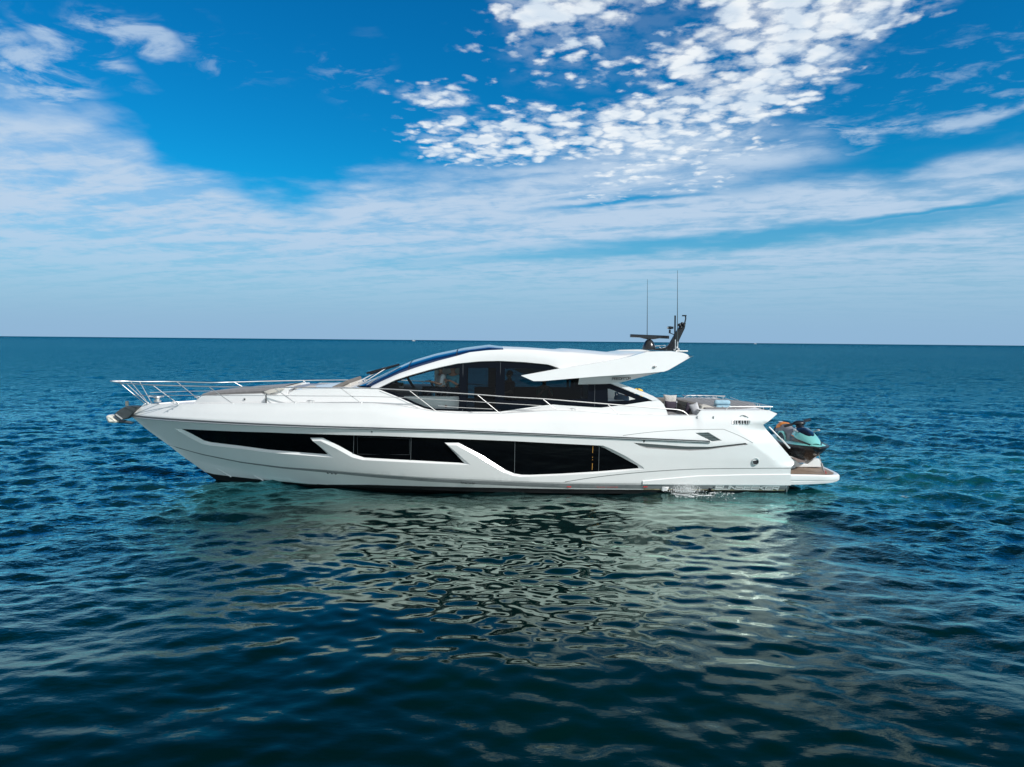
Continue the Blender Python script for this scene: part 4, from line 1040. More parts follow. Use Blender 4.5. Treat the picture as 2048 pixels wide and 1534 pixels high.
rows = [[Vector((cx_ + (p.x - cx_) * k, y, cz_ + (p.z - cz_) * k)) for p in A] for k, y in ((.05, -.17), (.55, -.19), (.92, -.15), (1.0, -.08), (1.0, .08), (.92, .15), (.55, .19), (.05, .17))]
mb.grid(rows, closed=True); anc = mb.build('anchor', mat('anchor_steel', (0.72, 0.70, 0.62), 0.4, metal=.15, var=.2, vscale=12), yacht)
mb = MB(); mb.tube([L(236, 843, 0), L(250, 843, 0), L(262, 845, 0), L(268, 845.3, 0)], [.05, .05, .04, .015], 8); mb.build('anchor_shank', mat('shank_grey', (0.12, 0.14, 0.16), 0.4, metal=.5), anc)
mb = MB(); zdk = z_deck(BX(330)) - .0
mb.lathe([(0.10, 0), (0.11, .05), (0.06, .08), (0.07, .13), (0.10, .15), (0.09, .18), (0, .185)], (L(315, 800, 0).x, 0.0, zdk - .02), 16); wl = mb.build('windlass', CHROME, yacht)
mb = MB(); pth = [Vector((L(298, 800, 0).x + k * .09, .03 * math.sin(k * 2.1), zdk + .14 + .02 * math.cos(k * 1.3))) for k in range(6)]; mb.tube(pth, .022, 6); mb.build('anchor_chain', CHROME, wl)
def cleat(P, rz=0.0, s=1.0, sides=(-1, 1)):
    for s_ in sides:
        mb = MB(); p = Vector((P.x, P.y * (1 if s_ < 0 else -1), P.z))
        ax = Vector((math.cos(rz), math.sin(rz), 0))
        mb.tube([p + ax * (-.125 * s) + Vector((0, 0, .055 * s)), p + ax * (-.06 * s) + Vector((0, 0, .075 * s)), p + ax * (.06 * s) + Vector((0, 0, .075 * s)), p + ax * (.125 * s) + Vector((0, 0, .055 * s))], [.012 * s, .017 * s, .017 * s, .012 * s], 8)
        for t in (-.05, .05): mb.tube([p + ax * t * s, p + ax * t * s + Vector((0, 0, .07 * s))], .013 * s, 8)
        mb.build('cleat', CHROME, yacht)
cleat(L(621.5, 806.2, b_deck(BX(621)) - .12), .05, .95); cleat(L(1147, 821.5, b_deck(BX(1147)) - .06), 0, .9); cleat(L(350, 808, .9), .35, .9)
# foredeck sun pad and forward lounge
def soft(mb, c, d, R=None, e=0.35, mi=0): return mb.ell(c, (d[0] / 2, d[1] / 2, d[2] / 2), 24, 12, mi, e, R)
mb = MB(); rows = []
ptop = pxz([(402, 789), (412, 786.2), (440, 783), (480, 780), (520, 778), (562, 775.5)], b_cab); pbot = pxz([(402, 792.5), (412, 791.5), (440, 790), (480, 788.7), (520, 787.2), (562, 780)], b_cab)
for (x, z), (x2, z2) in zip(ptop, pbot):
    b = b_cab(x, z) - .05; rows.append([(x, -b * .98, z2), (x, -b, (z + z2) / 2), (x, -b * .93, z)] + [(x, b * k, z + .03 * (1 - k * k)) for k in (-.6, -.3, 0, .3, .6)] + [(x, b * .93, z), (x, b, (z + z2) / 2), (x, b * .98, z2)])
rows2 = [Vector(p) for p in rows[0]]
mb.grid(rows); mb.f.append(tuple(range(len(rows[0]))[::-1])); mb.m.append(0)
mb.build('bow_sunpad', GREYC, yacht, angle=50)
mb = MB()
lng = [(524, 787.5), (531, 783.5), (546, 781), (566, 777.2), (572, 774.6), (580, 775), (580.5, 779), (577, 781), (575, 790), (573, 810), (566, 810), (563, 792), (551, 792.5), (545, 810), (531, 810)]
pl = pxz(lng, lambda x, z: b_cab(x, z) - .12); A = [Vector((x, -b_cab(x, z) + .12, z)) for x, z in pl]; mb.prism(A, [Vector((p.x, p.y + .5, p.z)) for p in A]); mb.mirror(); lg = mb.build('lounge_moulding', WHITE, yacht, smooth=False, bevel=.02)
mb = MB(); bl = pxz([(526, 783.5), (538, 779.5), (565, 774.7), (568, 778.3), (556, 783), (535, 788.8)], lambda x, z: b_cab(x, z) - .02); A = [Vector((x, -b_cab(x, z) + .02, z)) for x, z in bl]; mb.prism(A, [Vector((p.x, -p.y, p.z)) for p in A]); mb.build('lounge_backrest', BEIGE, yacht, smooth=False, bevel=.025)
xa, xb = pl[13][0], pl[8][0]
mb = MB(); mb.box(((xa + xb) / 2, 0, 2.3), (xb - xa + .1, 3.1, .25)); mb.box(((xa + xb) / 2, 0, 2.45), (xb - xa + .2, 2.9, .5)); mb.build('lounge_well', WHITE, yacht, smooth=False)
# folding table and aft-facing lounge pads behind
mb = MB(); tb = pxz([(583, 774.5), (600, 767.6), (642, 768.5), (630, 774.0)], lambda x, z: .2)
c0 = L(583, 773.6, .75); c1 = L(631, 773.6, .75)
y2 = .55
mb.add([(c0.x, -.75, c0.z), (c1.x, -.75, c1.z), (c1.x + .18, y2, c1.z + .02), (c0.x + .2, y2, c0.z + .02)] + [(c0.x, -.75, c0.z - .03), (c1.x, -.75, c1.z - .03), (c1.x + .18, y2, c1.z - .01), (c0.x + .2, y2, c0.z - .01)], [(0, 1, 2, 3), (7, 6, 5, 4), (0, 4, 5, 1), (1, 5, 6, 2), (2, 6, 7, 3), (3, 7, 4, 0)])
ftb = mb.build('foredeck_table', mat('table_top', (0.30, 0.27, 0.27), 0.35), yacht, smooth=False, bevel=.006)
mb = MB(); mb.tube([((c0.x + c1.x) / 2, -.1, c0.z - .03), ((c0.x + c1.x) / 2, -.1, c0.z - .45)], .05, 10); mb.build('table_leg', CHROME, ftb)
mb = MB(); e0 = L(608, 783, .9); e1 = L(690, 771.5, .9)
mb.box(((e0.x + e1.x) / 2, 0, (e0.z + e1.z) / 2 - .03), (e1.x - e0.x, 2.4, .16)); bk = L(682, 768, .9)
mb.build('foredeck_seat', BEIGE, yacht, smooth=False, bevel=.03)
mb = MB(); mb.box((bk.x, 0, bk.z - .03), (.62, 2.3, .11), ry=math.radians(-24)); mb.box((bk.x + .1, 0, bk.z - .10), (.5, 2.2, .10), ry=math.radians(-24), mi=1); mb.build('seat_backrest', [TAUPE, BEIGE], yacht, smooth=False, bevel=.025)
mb = MB(); s0 = L(690, 776, 1.3); mb.box((L(735, 775, 0).x - .1, 0, s0.z - .03), (1.1, 2.9, .10)); mb.build('windscreen_base', WHITE, yacht, smooth=False, bevel=.03)
c_ = CS(489.5, 798.4, 0.0)
mb = MB(); mb.lathe([(0, -.01), (.022, -.012)], tuple(c_), 14, 'Y'); mb.mirror(); lt = mb.build('courtesy_light', INTD, yacht)
mb = MB(); mb.lathe([(.022, -.004), (.024, -.018), (.036, -.016), (.040, .01)], tuple(c_), 16, 'Y'); mb.mirror(); mb.build('light_rim', CHROME, lt)
# wipers
for k, (P0, P1, P2) in enumerate([((715, 773, 1.0), (772, 739.5, .8), (800, 730.5, .75)), ((700, 773, -.2), (767, 739, -.1), (797, 731, -.15)), ((733, 771, 1.45), (757, 757, 1.4), (771, 749, 1.35))]):
    a, b, c_ = L(*P0), L(*P1), L(*P2); up = Vector((-.03, 0, .05))
    mb = MB(); mb.tube([a, b + up * .6, b + up], [.022, .014, .016], 8); wp_ = mb.build('wiper_arm', CHROME if k != 1 else WHITE, yacht)
    if k < 2:
        mb = MB(); mb.tube([b + (b - c_) * 1.1 + up * .6, b + up * .7, c_ + up * .7], .02, 6); mb.tube([b + (b - c_) * 1.1 + up * .1, c_ + up * .2], .014, 6); mb.build('wiper_blade', DKPL, wp_)

# ---- mast equipment on the roof
mb = MB(); pc = L(1298, 696, 0.0)
mb.lathe([(0.0, 0), (.20, 0), (.21, .04), (.20, .12), (.15, .24), (.10, .30), (.05, .33)], (pc.x, 0, L(1298, 699.5, 0).z), 24); ra = mb.build('radar_pedestal', mat('radar_black', (0.012, 0.013, 0.016), 0.25, coat=.4), yacht)
mb = MB(); z0 = L(1298, 672.5, 0).z; p0, p1 = L(1260.5, 671.5, .1), L(1337.5, 674.5, -.1)
bar = [(p0 + (p1 - p0) * t) for t in np.linspace(0, 1, 9)]; rows = []
for t, p in zip(np.linspace(-1, 1, 9), bar):
    hgt = .05; dpt = .055; lowr = .05 + .045 * max(0, 1 - (t / .5) ** 2)
    rows.append([(p.x, p.y - dpt, p.z - lowr * .8), (p.x, p.y - dpt, p.z + hgt * .7), (p.x, p.y - dpt * .6, p.z + hgt), (p.x, p.y + dpt * .6, p.z + hgt), (p.x, p.y + dpt, p.z + hgt * .7), (p.x, p.y + dpt, p.z - lowr * .8), (p.x, p.y + dpt * .3, p.z - lowr), (p.x, p.y - dpt * .3, p.z - lowr)])
mb.grid(rows, closed=True); mb.f += [tuple(range(8))[::-1], tuple(64 + k for k in range(8))]; mb.m += [0, 0]; mb.build('radar_scanner', MATS['radar_black'], ra, angle=35)
mb = MB(); fin = trace([(1306, 697.3), (1330, 695.5), (1337, 689), (1349, 668), (1357, 655), (1361, 648), (1366, 645), (1371, 645.5), (1369, 657), (1358, 680), (1354, 699), (1350, 702), (1320, 701), (1306, 700)], 0.0)
A = [Vector((x, -.045, z)) for x, z in fin]; mb.prism(A, [Vector((p.x, .045, p.z)) for p in A]); mast = mb.build('mast_fin', MATS['radar_black'], yacht, smooth=False, bevel=.012)
mb = MB()
for px, py, r in ((1359, 650, .06), (1364, 647, .05), (1368, 651, .045), (1362, 655, .05)): mb.ell(L(px, py, .08), (r, r, r * .9), 10, 8)
mb.build('horn_cluster', DKPL, mast)
mb = MB(); mb.tube([L(1369, 648, 0), L(1371.5, 637, 0), L(1371, 632, 0)], .022, 8); mb.box(tuple(L(1368.5, 631.3, 0)), (.12, .10, .04)); mb.build('masthead_light', DKPL, mast)
mb = MB(); mb.box(tuple(L(1341, 655.5, .1)), (.17, .11, .075)); mb.ell(L(1340, 655.5, .1), (.10, .055, .05), 12, 8); mb.box(tuple(L(1339.5, 663, .1)), (.055, .05, .12)); mb.tube([L(1340, 666, .1), L(1349, 669.5, 0)], .016, 6); cmr = mb.build('thermal_camera', DKPL, mast, smooth=False, bevel=.008)
mb = MB(); cc_ = L(1335.5, 655.5, .162); mb.box(tuple(cc_), (.035, .012, .05)); mb.build('camera_lens', GREYP, cmr, smooth=False)
for (px, y0, y1, r, b) in ((1294.2, 698, 558.5, .011, -.8), (1354.8, 699, 540.5, .012, .35)):
    mb = MB(); pB = L(px, y0, b); pT = L(px + (.7 if px < 1300 else .2), y1, b); mb.tube([pB, pB.lerp(pT, .45), pT], [r * 1.3, r, r * .45], 8); wa = mb.build('whip_antenna', mat('antenna_dark', (0.05, 0.07, 0.08), 0.4), yacht)
    mb = MB(); mb.tube([pB - Vector((0, 0, .03)), pB + Vector((0, 0, .25))], .022, 8); mb.build('antenna_base', CHROME, wa)
mb = MB(); mb.tube([L(1349.5, 700, .4), L(1350.3, 631, .4)], .026, 8); mb.build('radio_antenna', DKPL, yacht)
mb = MB(); mb.tube([L(1350.5, 700, .45), L(1350.7, 679, .45)], .016, 8); 
for px, py in ((1349, 699), (1354, 695), (1357, 698.5), (1352, 703), (1359, 702)): mb.ell(L(px, py, .4), (.035, .03, .035), 8, 6)
mb.tube([L(1352, 702.3, .4), L(1375.5, 702.3, .4)], .025, 8); mb.build('antenna_bracket', CHROME, yacht)
mb = MB(); mb.tube([L(1306, 692.5, .1), L(1318, 691.5, .1), L(1331, 690.8, .1)], .008, 6); mb.tube([L(1319, 694, .1), L(1322, 696.5, .1), L(1330, 694.5, .1), L(1331, 690.8, .1)], .008, 6); mb.build('cable_loop', CHROME, yacht)
mb = MB(); mb.tube([L(1292, 700.5, .2), L(1300, 702, .2), L(1326, 706, .9)], .01, 6); mb.build('roof_cable', GREYP, yacht)
pl_ = pxz([(1309, 733)], b_w)[0]; pc = Vector((pl_[0], -b_w(*pl_) - .02, pl_[1])); mb = MB(); mb.ell(pc, (.05, .05, .028), 12, 8); nl = mb.build('side_light', CHROME, yacht)
mb = MB(); mb.box(pc + Vector((.012, -.035, -.006)), (.065, .03, .022)); mb.build('light_lens', INTD, nl, smooth=False)
# ---- aft: sun pad, seats, rails
zp = L(1500, 820, 1.6).z
mb = MB(); xa, xb = L(1405, 815, 1.6).x, L(1541, 815, 1.6).x
rows = []
for x in np.linspace(xa, xb, 22):
    b = 1.9 * math.sqrt(max(0.02, 1 - max(0, (x - (xb - 1.6)) / 1.62) ** 2.4)); zt = zp + .085
    rows.append([(x, -b, zp + .02), (x, -b, zt - .03), (x, -b + .05, zt)] + [(x, b * k, zt + .01) for k in (-.6, -.2, .2, .6)] + [(x, b - .05, zt), (x, b, zt - .03), (x, b, zp + .02)])
mb.grid(rows); apad = mb.build('aft_sunpad', GREYC, yacht, angle=45)
mb = MB()
for i in range(7):
    x = xa + .35 + i * (xb - xa - .5) / 7; b = 1.85 * math.sqrt(max(0.02, 1 - max(0, (x + .2 - (xb - 1.6)) / 1.62) ** 2.4)) - .05
    mb.tube([(x, -b, zp + .10), (x + .05, b, zp + .185)], .009, 5)
mb.build('pad_piping', mat('piping_light', (0.55, 0.55, 0.56), 0.7), apad)
mb = MB(); mb.tube([(x, -1.92 * math.sqrt(max(0.02, 1 - max(0, (x - (xb - 1.6)) / 1.62) ** 2.4)), zp + .04) for x in np.linspace(xa, xb, 20)], .014, 6); mb.build('pad_piping', LINE, apad)
def arail(P, r=.015, mir=True, posts=()):
    pts = [Vector(p) for p in smoothpath([tuple(L(*p)) for p in P], 4)]; mb = MB(); mb.tube(pts, r, 8)
    if mir: mb.mirror()
    rr = mb.build('aft_rail', CHROME, yacht)
    for a, b in posts:
        mb = MB(); mb.tube([L(*a), L(*b)], r * .8, 8)
        if mir: mb.mirror()
        mb.build('rail_post', CHROME, rr)
arail([(1448.5, 822, 2.1), (1453, 817.5, 2.1), (1457.5, 814, 2.1), (1463, 813.2, 2.1), (1500, 813.2, 2.1), (1545, 813.5, 2.0)], posts=[((1527, 813.4, 2.05), (1526.5, 822, 2.05)), ((1541, 813.5, 2.0), (1540, 820.5, 2.0)), ((1471.5, 816.5, 2.1), (1471.3, 821.5, 2.1)), ((1520, 816.5, 2.07), (1521, 821.5, 2.07))])
arail([(1386, 809, -1.6), (1391, 801.5, -1.6), (1396, 798.5, -1.7), (1420, 798.3, -1.9), (1448, 799.2, -1.9), (1482, 802.3, -1.3), (1514, 806.8, -.3), (1534, 811, .8), (1542, 813.2, 1.7), (1543, 813.5, 2.0)], mir=False, posts=[((1448, 799.5, -1.9), (1448, 804, -1.9)), ((1484, 802.6, -1.25), (1484, 807, -1.25)), ((1515, 807, -.25), (1515, 812, -.25)), ((1519, 807.8, -.1), (1519, 812.5, -.1))])
arail([(1357, 796.5, -1.9), (1375, 796.8, -1.9), (1393, 797.2, -1.9), (1396, 799, -1.85), (1400, 803, -1.8)], mir=False)
# sofa
mb = MB(); s0, s1 = L(1335, 810, .9), L(1402, 826, .9)
fp = [((1354, 799.5), -.2), ((1394, 809.5), 1.5), ((1380, 834), 1.5), ((1352, 826), -.2)]
Q = [L(p[0], p[1], b) for p, b in fp]; th = Vector((.22, .05, .02))
mb.prism(Q, [q_ + th for q_ in Q]); sf = mb.build('cockpit_sofa', TAUPE, yacht, smooth=False, bevel=.04)
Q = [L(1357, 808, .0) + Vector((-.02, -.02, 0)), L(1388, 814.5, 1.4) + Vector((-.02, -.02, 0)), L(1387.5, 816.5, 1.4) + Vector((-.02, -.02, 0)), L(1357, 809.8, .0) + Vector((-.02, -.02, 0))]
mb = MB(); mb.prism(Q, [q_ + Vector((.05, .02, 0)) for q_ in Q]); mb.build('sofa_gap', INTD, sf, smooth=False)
mb = MB(); mb.box((L(1350, 832, .3).x, .3, 1.95), (1.5, 2.9, .35)); mb.build('sofa_base', GREYC, sf, smooth=False, bevel=.04)
mb = MB(); k0 = L(1316, 797, -1.7); k1 = L(1355, 803, -1.7); mb.box(((k0.x + k1.x) / 2, 1.75, k0.z - .22), (k1.x - k0.x + .3, .18, .5)); mb.build('sofa_side', TAUPE, sf, smooth=False, bevel=.04)
mb = MB(); Q = [L(px, py, 1.75) for px, py in [(1404, 811.5), (1420, 811.8), (1440, 818.3), (1438, 821.3), (1402, 821.3)]]; mb.prism(Q, [q_ + Vector((0, .5, .01)) for q_ in Q]); mb.build('pad_wedge', BEIGE, yacht, smooth=False, bevel=.02)
# port quarter fittings
for px, py in ((1395, 834.7), (1427.3, 834.7)):
    c_ = HS(px, py, 0.01); mb = MB(); mb.tube([c_ + Vector((0, 0, -.035)), c_ + Vector((-.015, -.02, 0)), c_ + Vector((0, 0, .035))], .014, 8); mb.mirror(); mb.build('fender_eye', GREYP, yacht)
mb = MB(); mb.tube([HS(1481, 832.7, .02), HS(1483, 830.6, .03), HS(1489, 830.2, .03), HS(1494, 831.8, .03), HS(1497, 835.2, .02)], .012, 8); mb.tube([HS(1488, 830.4, .03), HS(1488.5, 834, .0)], .01, 6); mb.tube([HS(1491, 831, .03), HS(1491, 834.5, .0)], .01, 6); mb.mirror(); mb.build('mooring_cleat', CHROME, yacht)
q4 = [HS(1464, 840, .012), HS(1501.5, 840, .012), HS(1501, 848.3, .012), HS(1463.5, 848.3, .012)]; mb = MB(); mb.prism(q4, [p + Vector((0, .03, 0)) for p in q4]); mb.mirror(); fb = mb.build('fairlead_plate', CHROME, yacht, smooth=False, bevel=.005)
q4 = [HS(1466.5, 841.3, .016), HS(1499.5, 841.3, .016), HS(1499, 847.2, .016), HS(1466.5, 847.2, .016)]; mb = MB(); mb.prism(q4, [p + Vector((0, .01, 0)) for p in q4]); mb.mirror(); mb.build('fairlead_throat', INTD, fb, smooth=False)
for px in (1469, 1474, 1481, 1486, 1492, 1496.5): mb = MB(); mb.tube([HS(px, 841, .025), HS(px, 847.5, .025)], .019, 8); mb.mirror(); mb.build('roller', CHROME, fb)
mb = MB(); mb.tube([HS(1535, 856, -.0) + Vector((.10, .12, .02)), HS(1556, 879, 0) + Vector((.12, .12, .02)), HS(1574, 899, 0) + Vector((.14, .12, .02))], .018, 8); mb.mirror(); mb.build('transom_handrail', CHROME, yacht)
mb = MB(); mb.tube([HS(1557, 880, 0) + Vector((.10, .05, .03)), HS(1578, 899, 0) + Vector((.04, .05, .03))], .024, 8); mb.mirror(); mb.build('stair_rail', WHITE, yacht)
# ---- swim platform
mb = MB(); rows = []
ZP = L(1600, 948.5, 2.3).z; x0 = XTR - .15; x1 = L(1673, 957.5, 1.6).x
def plat(b_, z_top, x_, edge=0): return
n_ = 26
ppts = []
bs = b_side(XTR, .45) - .01
for t in np.linspace(0, 1, n_):      # half outline of the platform, from the transom corner round to the centreline
    a = t
    if a < .45: ppts.append((x0 + (x1 - .75 - x0) * (a / .45), -bs + .03 * (a / .45)))
    elif a < .7: th = (a - .45) / .25 * PI / 2; ppts.append((x1 - .75 + .68 * math.sin(th), -bs + .03 + .55 * (1 - math.cos(th))))
    else: u = (a - .7) / .3; ppts.append((x1 - .07 + .17 * (1 - (1 - u) ** 2), (-bs + .58) * (1 - u)))
fullp = ppts + [(x, -y) for x, y in ppts[::-1][1:]]
def ring(sc, z, ins=0.0, dz=0.0): 
    cx0 = x0; return [(cx0 + (x - cx0) * (1 - ins * .45), y * (1 - ins * .35), z + dz * ((x - x0) / (x1 - x0)) ** 2) for x, y in fullp]
lev = [(.10, ZP - .001), (.04, ZP + .004), (.0, ZP - .03), (-.005, ZP - .15), (.0, ZP - .165), (.03, ZP - .17), (.03, ZP - .20), (.0, ZP - .205), (.02, ZP - .30), (.22, ZP - .34), (.6, ZP - .35)]
dzs = [-.06, -.06, -.07, -.03, -.02, -.02, .0, .0, .08, .16, .17]
rows = [ring(1, z, i_, d_) for (i_, z), d_ in zip(lev, dzs)]
mb.grid(rows); mb.f.append(tuple(range(len(fullp)))); mb.m.append(0)
mb.build('swim_platform', WHITE, yacht, angle=35)
mb = MB(); tk = [(x0 + (x - x0) * .93, y * .955, ZP + .004 - .05 * ((x - x0) / (x1 - x0)) ** 2) for x, y in fullp]; tk2 = [(x0 + (x - x0) * .93, y * .0, ZP + .012 - .05 * ((x - x0) / (x1 - x0)) ** 2) for x, y in fullp]
mb.grid([tk, [(a[0], a[1] * .5, b[2] + .001) for a, b in zip(tk, tk2)], tk2]); mb.build('teak_deck', TEAK, yacht, angle=60)
mb = MB(); zc = ZP + .03
def bar3(a, b, w=.05): 
    a, b = Vector(a), Vector(b); mb.tube([a, b], w, 4)
bar3((x0 + .05, -1.75, zc), (x0 + .75, -1.35, zc), .035); bar3((x0 + .75, -1.35, zc), (x0 + .05, -1.2, zc), .035); mb.build('platform_fitting', WHITE, yacht, smooth=False)
mb = MB(); 
for yy, xs_ in ((-1.05, 1.0), (.75, 1.0)):
    cxk = x0 + 1.12; pr = [(-.62, 0), (-.52, .16), (-.50, .27), (-.30, .24), (-.12, .10), (.12, .10), (.30, .24), (.48, .27), (.54, .16), (.58, .0)]
    A = [Vector((cxk + a, yy - .14, ZP + .01 + b)) for a, b in pr]; mb.prism(A, [p + Vector((0, .28, 0)) for p in A])
mb.build('ski_chock', WHITE, yacht, smooth=False, bevel=.02)
mb = MB(); mb.tube([(XTR + .05, -1.9, .1), (XTR + .5, -1.85, -.02)], .02, 6); mb.tube([(XTR + .1, -1.6, .2), (XTR + .15, -1.6, -.3)], .12, 8); mb.mirror(); mb.build('trim_tab', ANTI, yacht)
# ==================================================================== JET SKI on the swim platform, bow towards the viewer
JX, JY, JZ = 9.14, 24.05, 0.70
ski = empty('jet_ski', (JX, JY, JZ), -PI / 2 + math.radians(-1.5))
tag(ski, 'mint green and black jet ski with orange seat end on the yacht swim platform', 'jet ski')
def loft(st, k=3, closed=False):
    """st: list of (u, [(v, z), ...]) half sections from centre outwards; returns rows for both sides"""
    n = len(st[0][1]); dat = [np.array([u] + [c for p in s for c in p]) for u, s in st]
    sm = smoothpath([tuple(d) for d in dat], k); rows = []
    for d in sm:
        h_ = [(d[0], d[1 + 2 * i], d[2 + 2 * i]) for i in range(n)]
        rows.append([(u, -v, z) for u, v, z in h_[::-1]] + [(u, v, z) for u, v, z in h_ if v > 1e-4])
    return rows
# lower hull: keel, strake, chine, gunwale
mb = MB(); st = [(0.0, [(0, .02), (.30, .08), (.46, .16), (.50, .34), (.53, .47)]), (.8, [(0, .0), (.33, .09), (.50, .18), (.56, .36), (.60, .48)]), (1.6, [(0, .0), (.32, .10), (.49, .20), (.56, .37), (.61, .49)]),
                 (2.2, [(0, .02), (.28, .14), (.44, .25), (.53, .39), (.58, .48)]), (2.7, [(0, .12), (.18, .23), (.31, .33), (.42, .42), (.47, .50)]), (3.05, [(0, .29), (.09, .34), (.18, .40), (.25, .45), (.28, .52)]), (3.22, [(0, .42), (.04, .44), (.08, .46), (.11, .49), (.13, .53)])]
mb.grid(loft(st)); jh = mb.build('ski_hull', JBLACK, ski, angle=45)
mb = MB(); r = loft([(u, [s[0], s[1]]) for u, s in [(0.0, [(.53, .47), (.56, .50)]), (1.6, [(.61, .49), (.64, .53)]), (2.2, [(.58, .48), (.61, .53)]), (2.7, [(.47, .50), (.50, .55)]), (3.05, [(.28, .52), (.31, .57)]), (3.24, [(.10, .53), (.12, .58)])]], 4)
prt = [Vector(x[0]) for x in r]; fullb = prt + [Vector((p.x, -p.y, p.z)) for p in prt[::-1]]
mb.tube(prt + [Vector((3.30, 0, .565))] + [Vector((p.x, -p.y, p.z)) for p in prt[::-1]], .042, 8); mb.build('bumper', JBLACK, jh)
# mint deck
mb = MB(); st = [(0.05, [(0, .56), (.20, .56), (.34, .53), (.46, .54), (.55, .50)]), (.7, [(0, .58), (.20, .56), (.34, .52), (.50, .56), (.62, .53)]), (1.4, [(0, .60), (.22, .57), (.36, .53), (.53, .57), (.63, .54)]),
                 (2.0, [(0, .66), (.24, .64), (.38, .60), (.52, .58), (.61, .54)]), (2.5, [(0, .70), (.22, .68), (.36, .64), (.46, .59), (.54, .55)]), (2.9, [(0, .68), (.15, .67), (.24, .64), (.32, .60), (.39, .565)]), (3.2, [(0, .60), (.05, .60), (.09, .595), (.12, .585), (.15, .57)])]
mb.grid(loft(st)); mb.build('ski_deck', MINT, ski, angle=50)
# seat pedestal in mint around a dark footwell opening
mb = MB(); st = [(0.15, [(0, .62), (.16, .60), (.20, .50)]), (.55, [(0, .80), (.20, .76), (.25, .50)]), (1.1, [(0, .82), (.21, .78), (.27, .50)]), (1.7, [(0, .86), (.21, .80), (.28, .50)]), (2.1, [(0, .88), (.20, .80), (.27, .52)])]
mb.grid(loft(st, 4)); mb.build('seat_pedestal', JGREY, ski, angle=50)
mb = MB()
for s_ in (-1, 1):
    mb = MB(); rows = []
    arc = [(.62 + .38 * math.cos(a) + .35, .53 + .27 * math.sin(a)) for a in np.linspace(PI, 0.12, 12)]
    for u, z in arc: rows.append([(u, s_ * .262, z), (u, s_ * .30, z - .01), (u, s_ * .31, z - .05), (u, s_ * .27, z - .06)])
    mb.grid(rows, closed=True); mb.build('knee_arch', MINT, ski)
    mb = MB(); mb.add([(u, s_ * .268, z - .04) for u, z in arc], [tuple(range(12))]); mb.build('footwell_pad', JBLACK, ski, smooth=False)
# seat
mb = MB(); st = [(.12, [(0, .84), (.10, .83), (.17, .76), (.19, .64)]), (.30, [(0, .99), (.12, .97), (.19, .88), (.21, .70)]), (.58, [(0, .995), (.13, .97), (.20, .88), (.22, .72)]), (.80, [(0, .92), (.13, .90), (.19, .82), (.22, .72)]), (1.15, [(0, .88), (.13, .86), (.18, .80), (.21, .72)]), (1.6, [(0, .91), (.10, .89), (.15, .83), (.19, .74)]), (1.8, [(0, .94), (.08, .92), (.12, .86), (.16, .78)])]
mb.grid(loft(st, 4)); seat = mb.build('ski_seat', JGREY, ski, angle=60)
mb = MB(); st = [(.08, [(0, .86), (.09, .85), (.165, .78), (.185, .72)]), (.20, [(0, .985), (.11, .965), (.19, .89), (.205, .78)]), (.34, [(0, 1.02), (.13, .995), (.20, .91), (.216, .82)]), (.52, [(0, 1.02), (.13, .995), (.205, .92), (.222, .85)]), (.60, [(0, 1.0), (.12, .98), (.19, .92), (.21, .88)])]
mb.grid(loft(st, 4)); mb.build('seat_end', ORANGE, seat, angle=60)
mb = MB(); mb.box((.33, -.10, 1.025), (.10, .12, .006)); mb.build('seat_patch', LETTER, seat, smooth=False)
mb = MB(); mb.tube([(-.02, -.18, .66), (.0, -.17, .78), (.02, 0, .82), (.0, .17, .78), (-.02, .18, .66)], .03, 8); mb.build('grab_handle', JBLACK, ski)
# hood, cowl, handlebars
mb = MB(); st = [(1.75, [(0, .96), (.14, .93), (.25, .80), (.30, .62)]), (2.05, [(0, .99), (.19, .94), (.32, .80), (.35, .62)]), (2.4, [(0, .95), (.21, .90), (.33, .77), (.35, .63)]), (2.8, [(0, .82), (.15, .79), (.24, .71), (.26, .63)]), (3.08, [(0, .68), (.07, .67), (.12, .64), (.14, .61)])]
mb.grid(loft(st, 4)); hd = mb.build('ski_hood', MINT, ski, angle=50)
mb = MB(); st = [(1.72, [(0, 1.03), (.12, 1.01), (.20, .93)]), (2.0, [(0, 1.06), (.16, 1.02), (.23, .93)]), (2.3, [(0, 1.00), (.18, .955), (.23, .90)]), (2.58, [(0, .905), (.12, .885), (.17, .84)]), (2.70, [(0, .86), (.04, .855), (.07, .83)])]
mb.grid(loft(st, 4)); mb.build('hood_cowl', mat('cowl_black', (0.01, 0.012, 0.02), 0.12, coat=.6), hd, angle=60)
for s_ in (-1, 1):
    mb = MB(); rows = []
    for u, v0, z0, v1, z1 in [(1.80, .29, .80, .31, .60), (2.05, .345, .79, .365, .60), (2.4, .355, .74, .37, .60), (2.8, .262, .70, .28, .605), (3.06, .145, .65, .16, .605)]: rows.append([(u, s_ * v0, z0), (u, s_ * (v1 + .012), (z0 + z1) / 2), (u, s_ * v1, z1)])
    mb.grid(rows); mb.build('hood_grille', JBLACK, hd)
    mb = MB(); mb.prism([(1.98, s_ * .335, .80), (2.22, s_ * .343, .79), (2.24, s_ * .348, .765), (2.0, s_ * .352, .775)], [(1.98, s_ * .30, .80), (2.22, s_ * .31, .79), (2.24, s_ * .31, .765), (2.0, s_ * .31, .775)]); mb.build('hood_decal', ORANGE, hd, smooth=False)
    mb = MB(); mb.tube([(2.25, s_ * .24, .93), (2.30, s_ * .33, .97)], .02, 6); mb.ell((2.31, s_ * .36, .985), (.05, .06, .035), 10, 6); mb.build('ski_mirror', GREYP, hd)
    mb = MB(); mb.tube([(2.50, s_ * .18, .745), (2.62, s_ * .17, .725)], .015, 6); mb.build('hood_badge', LETDK, hd)
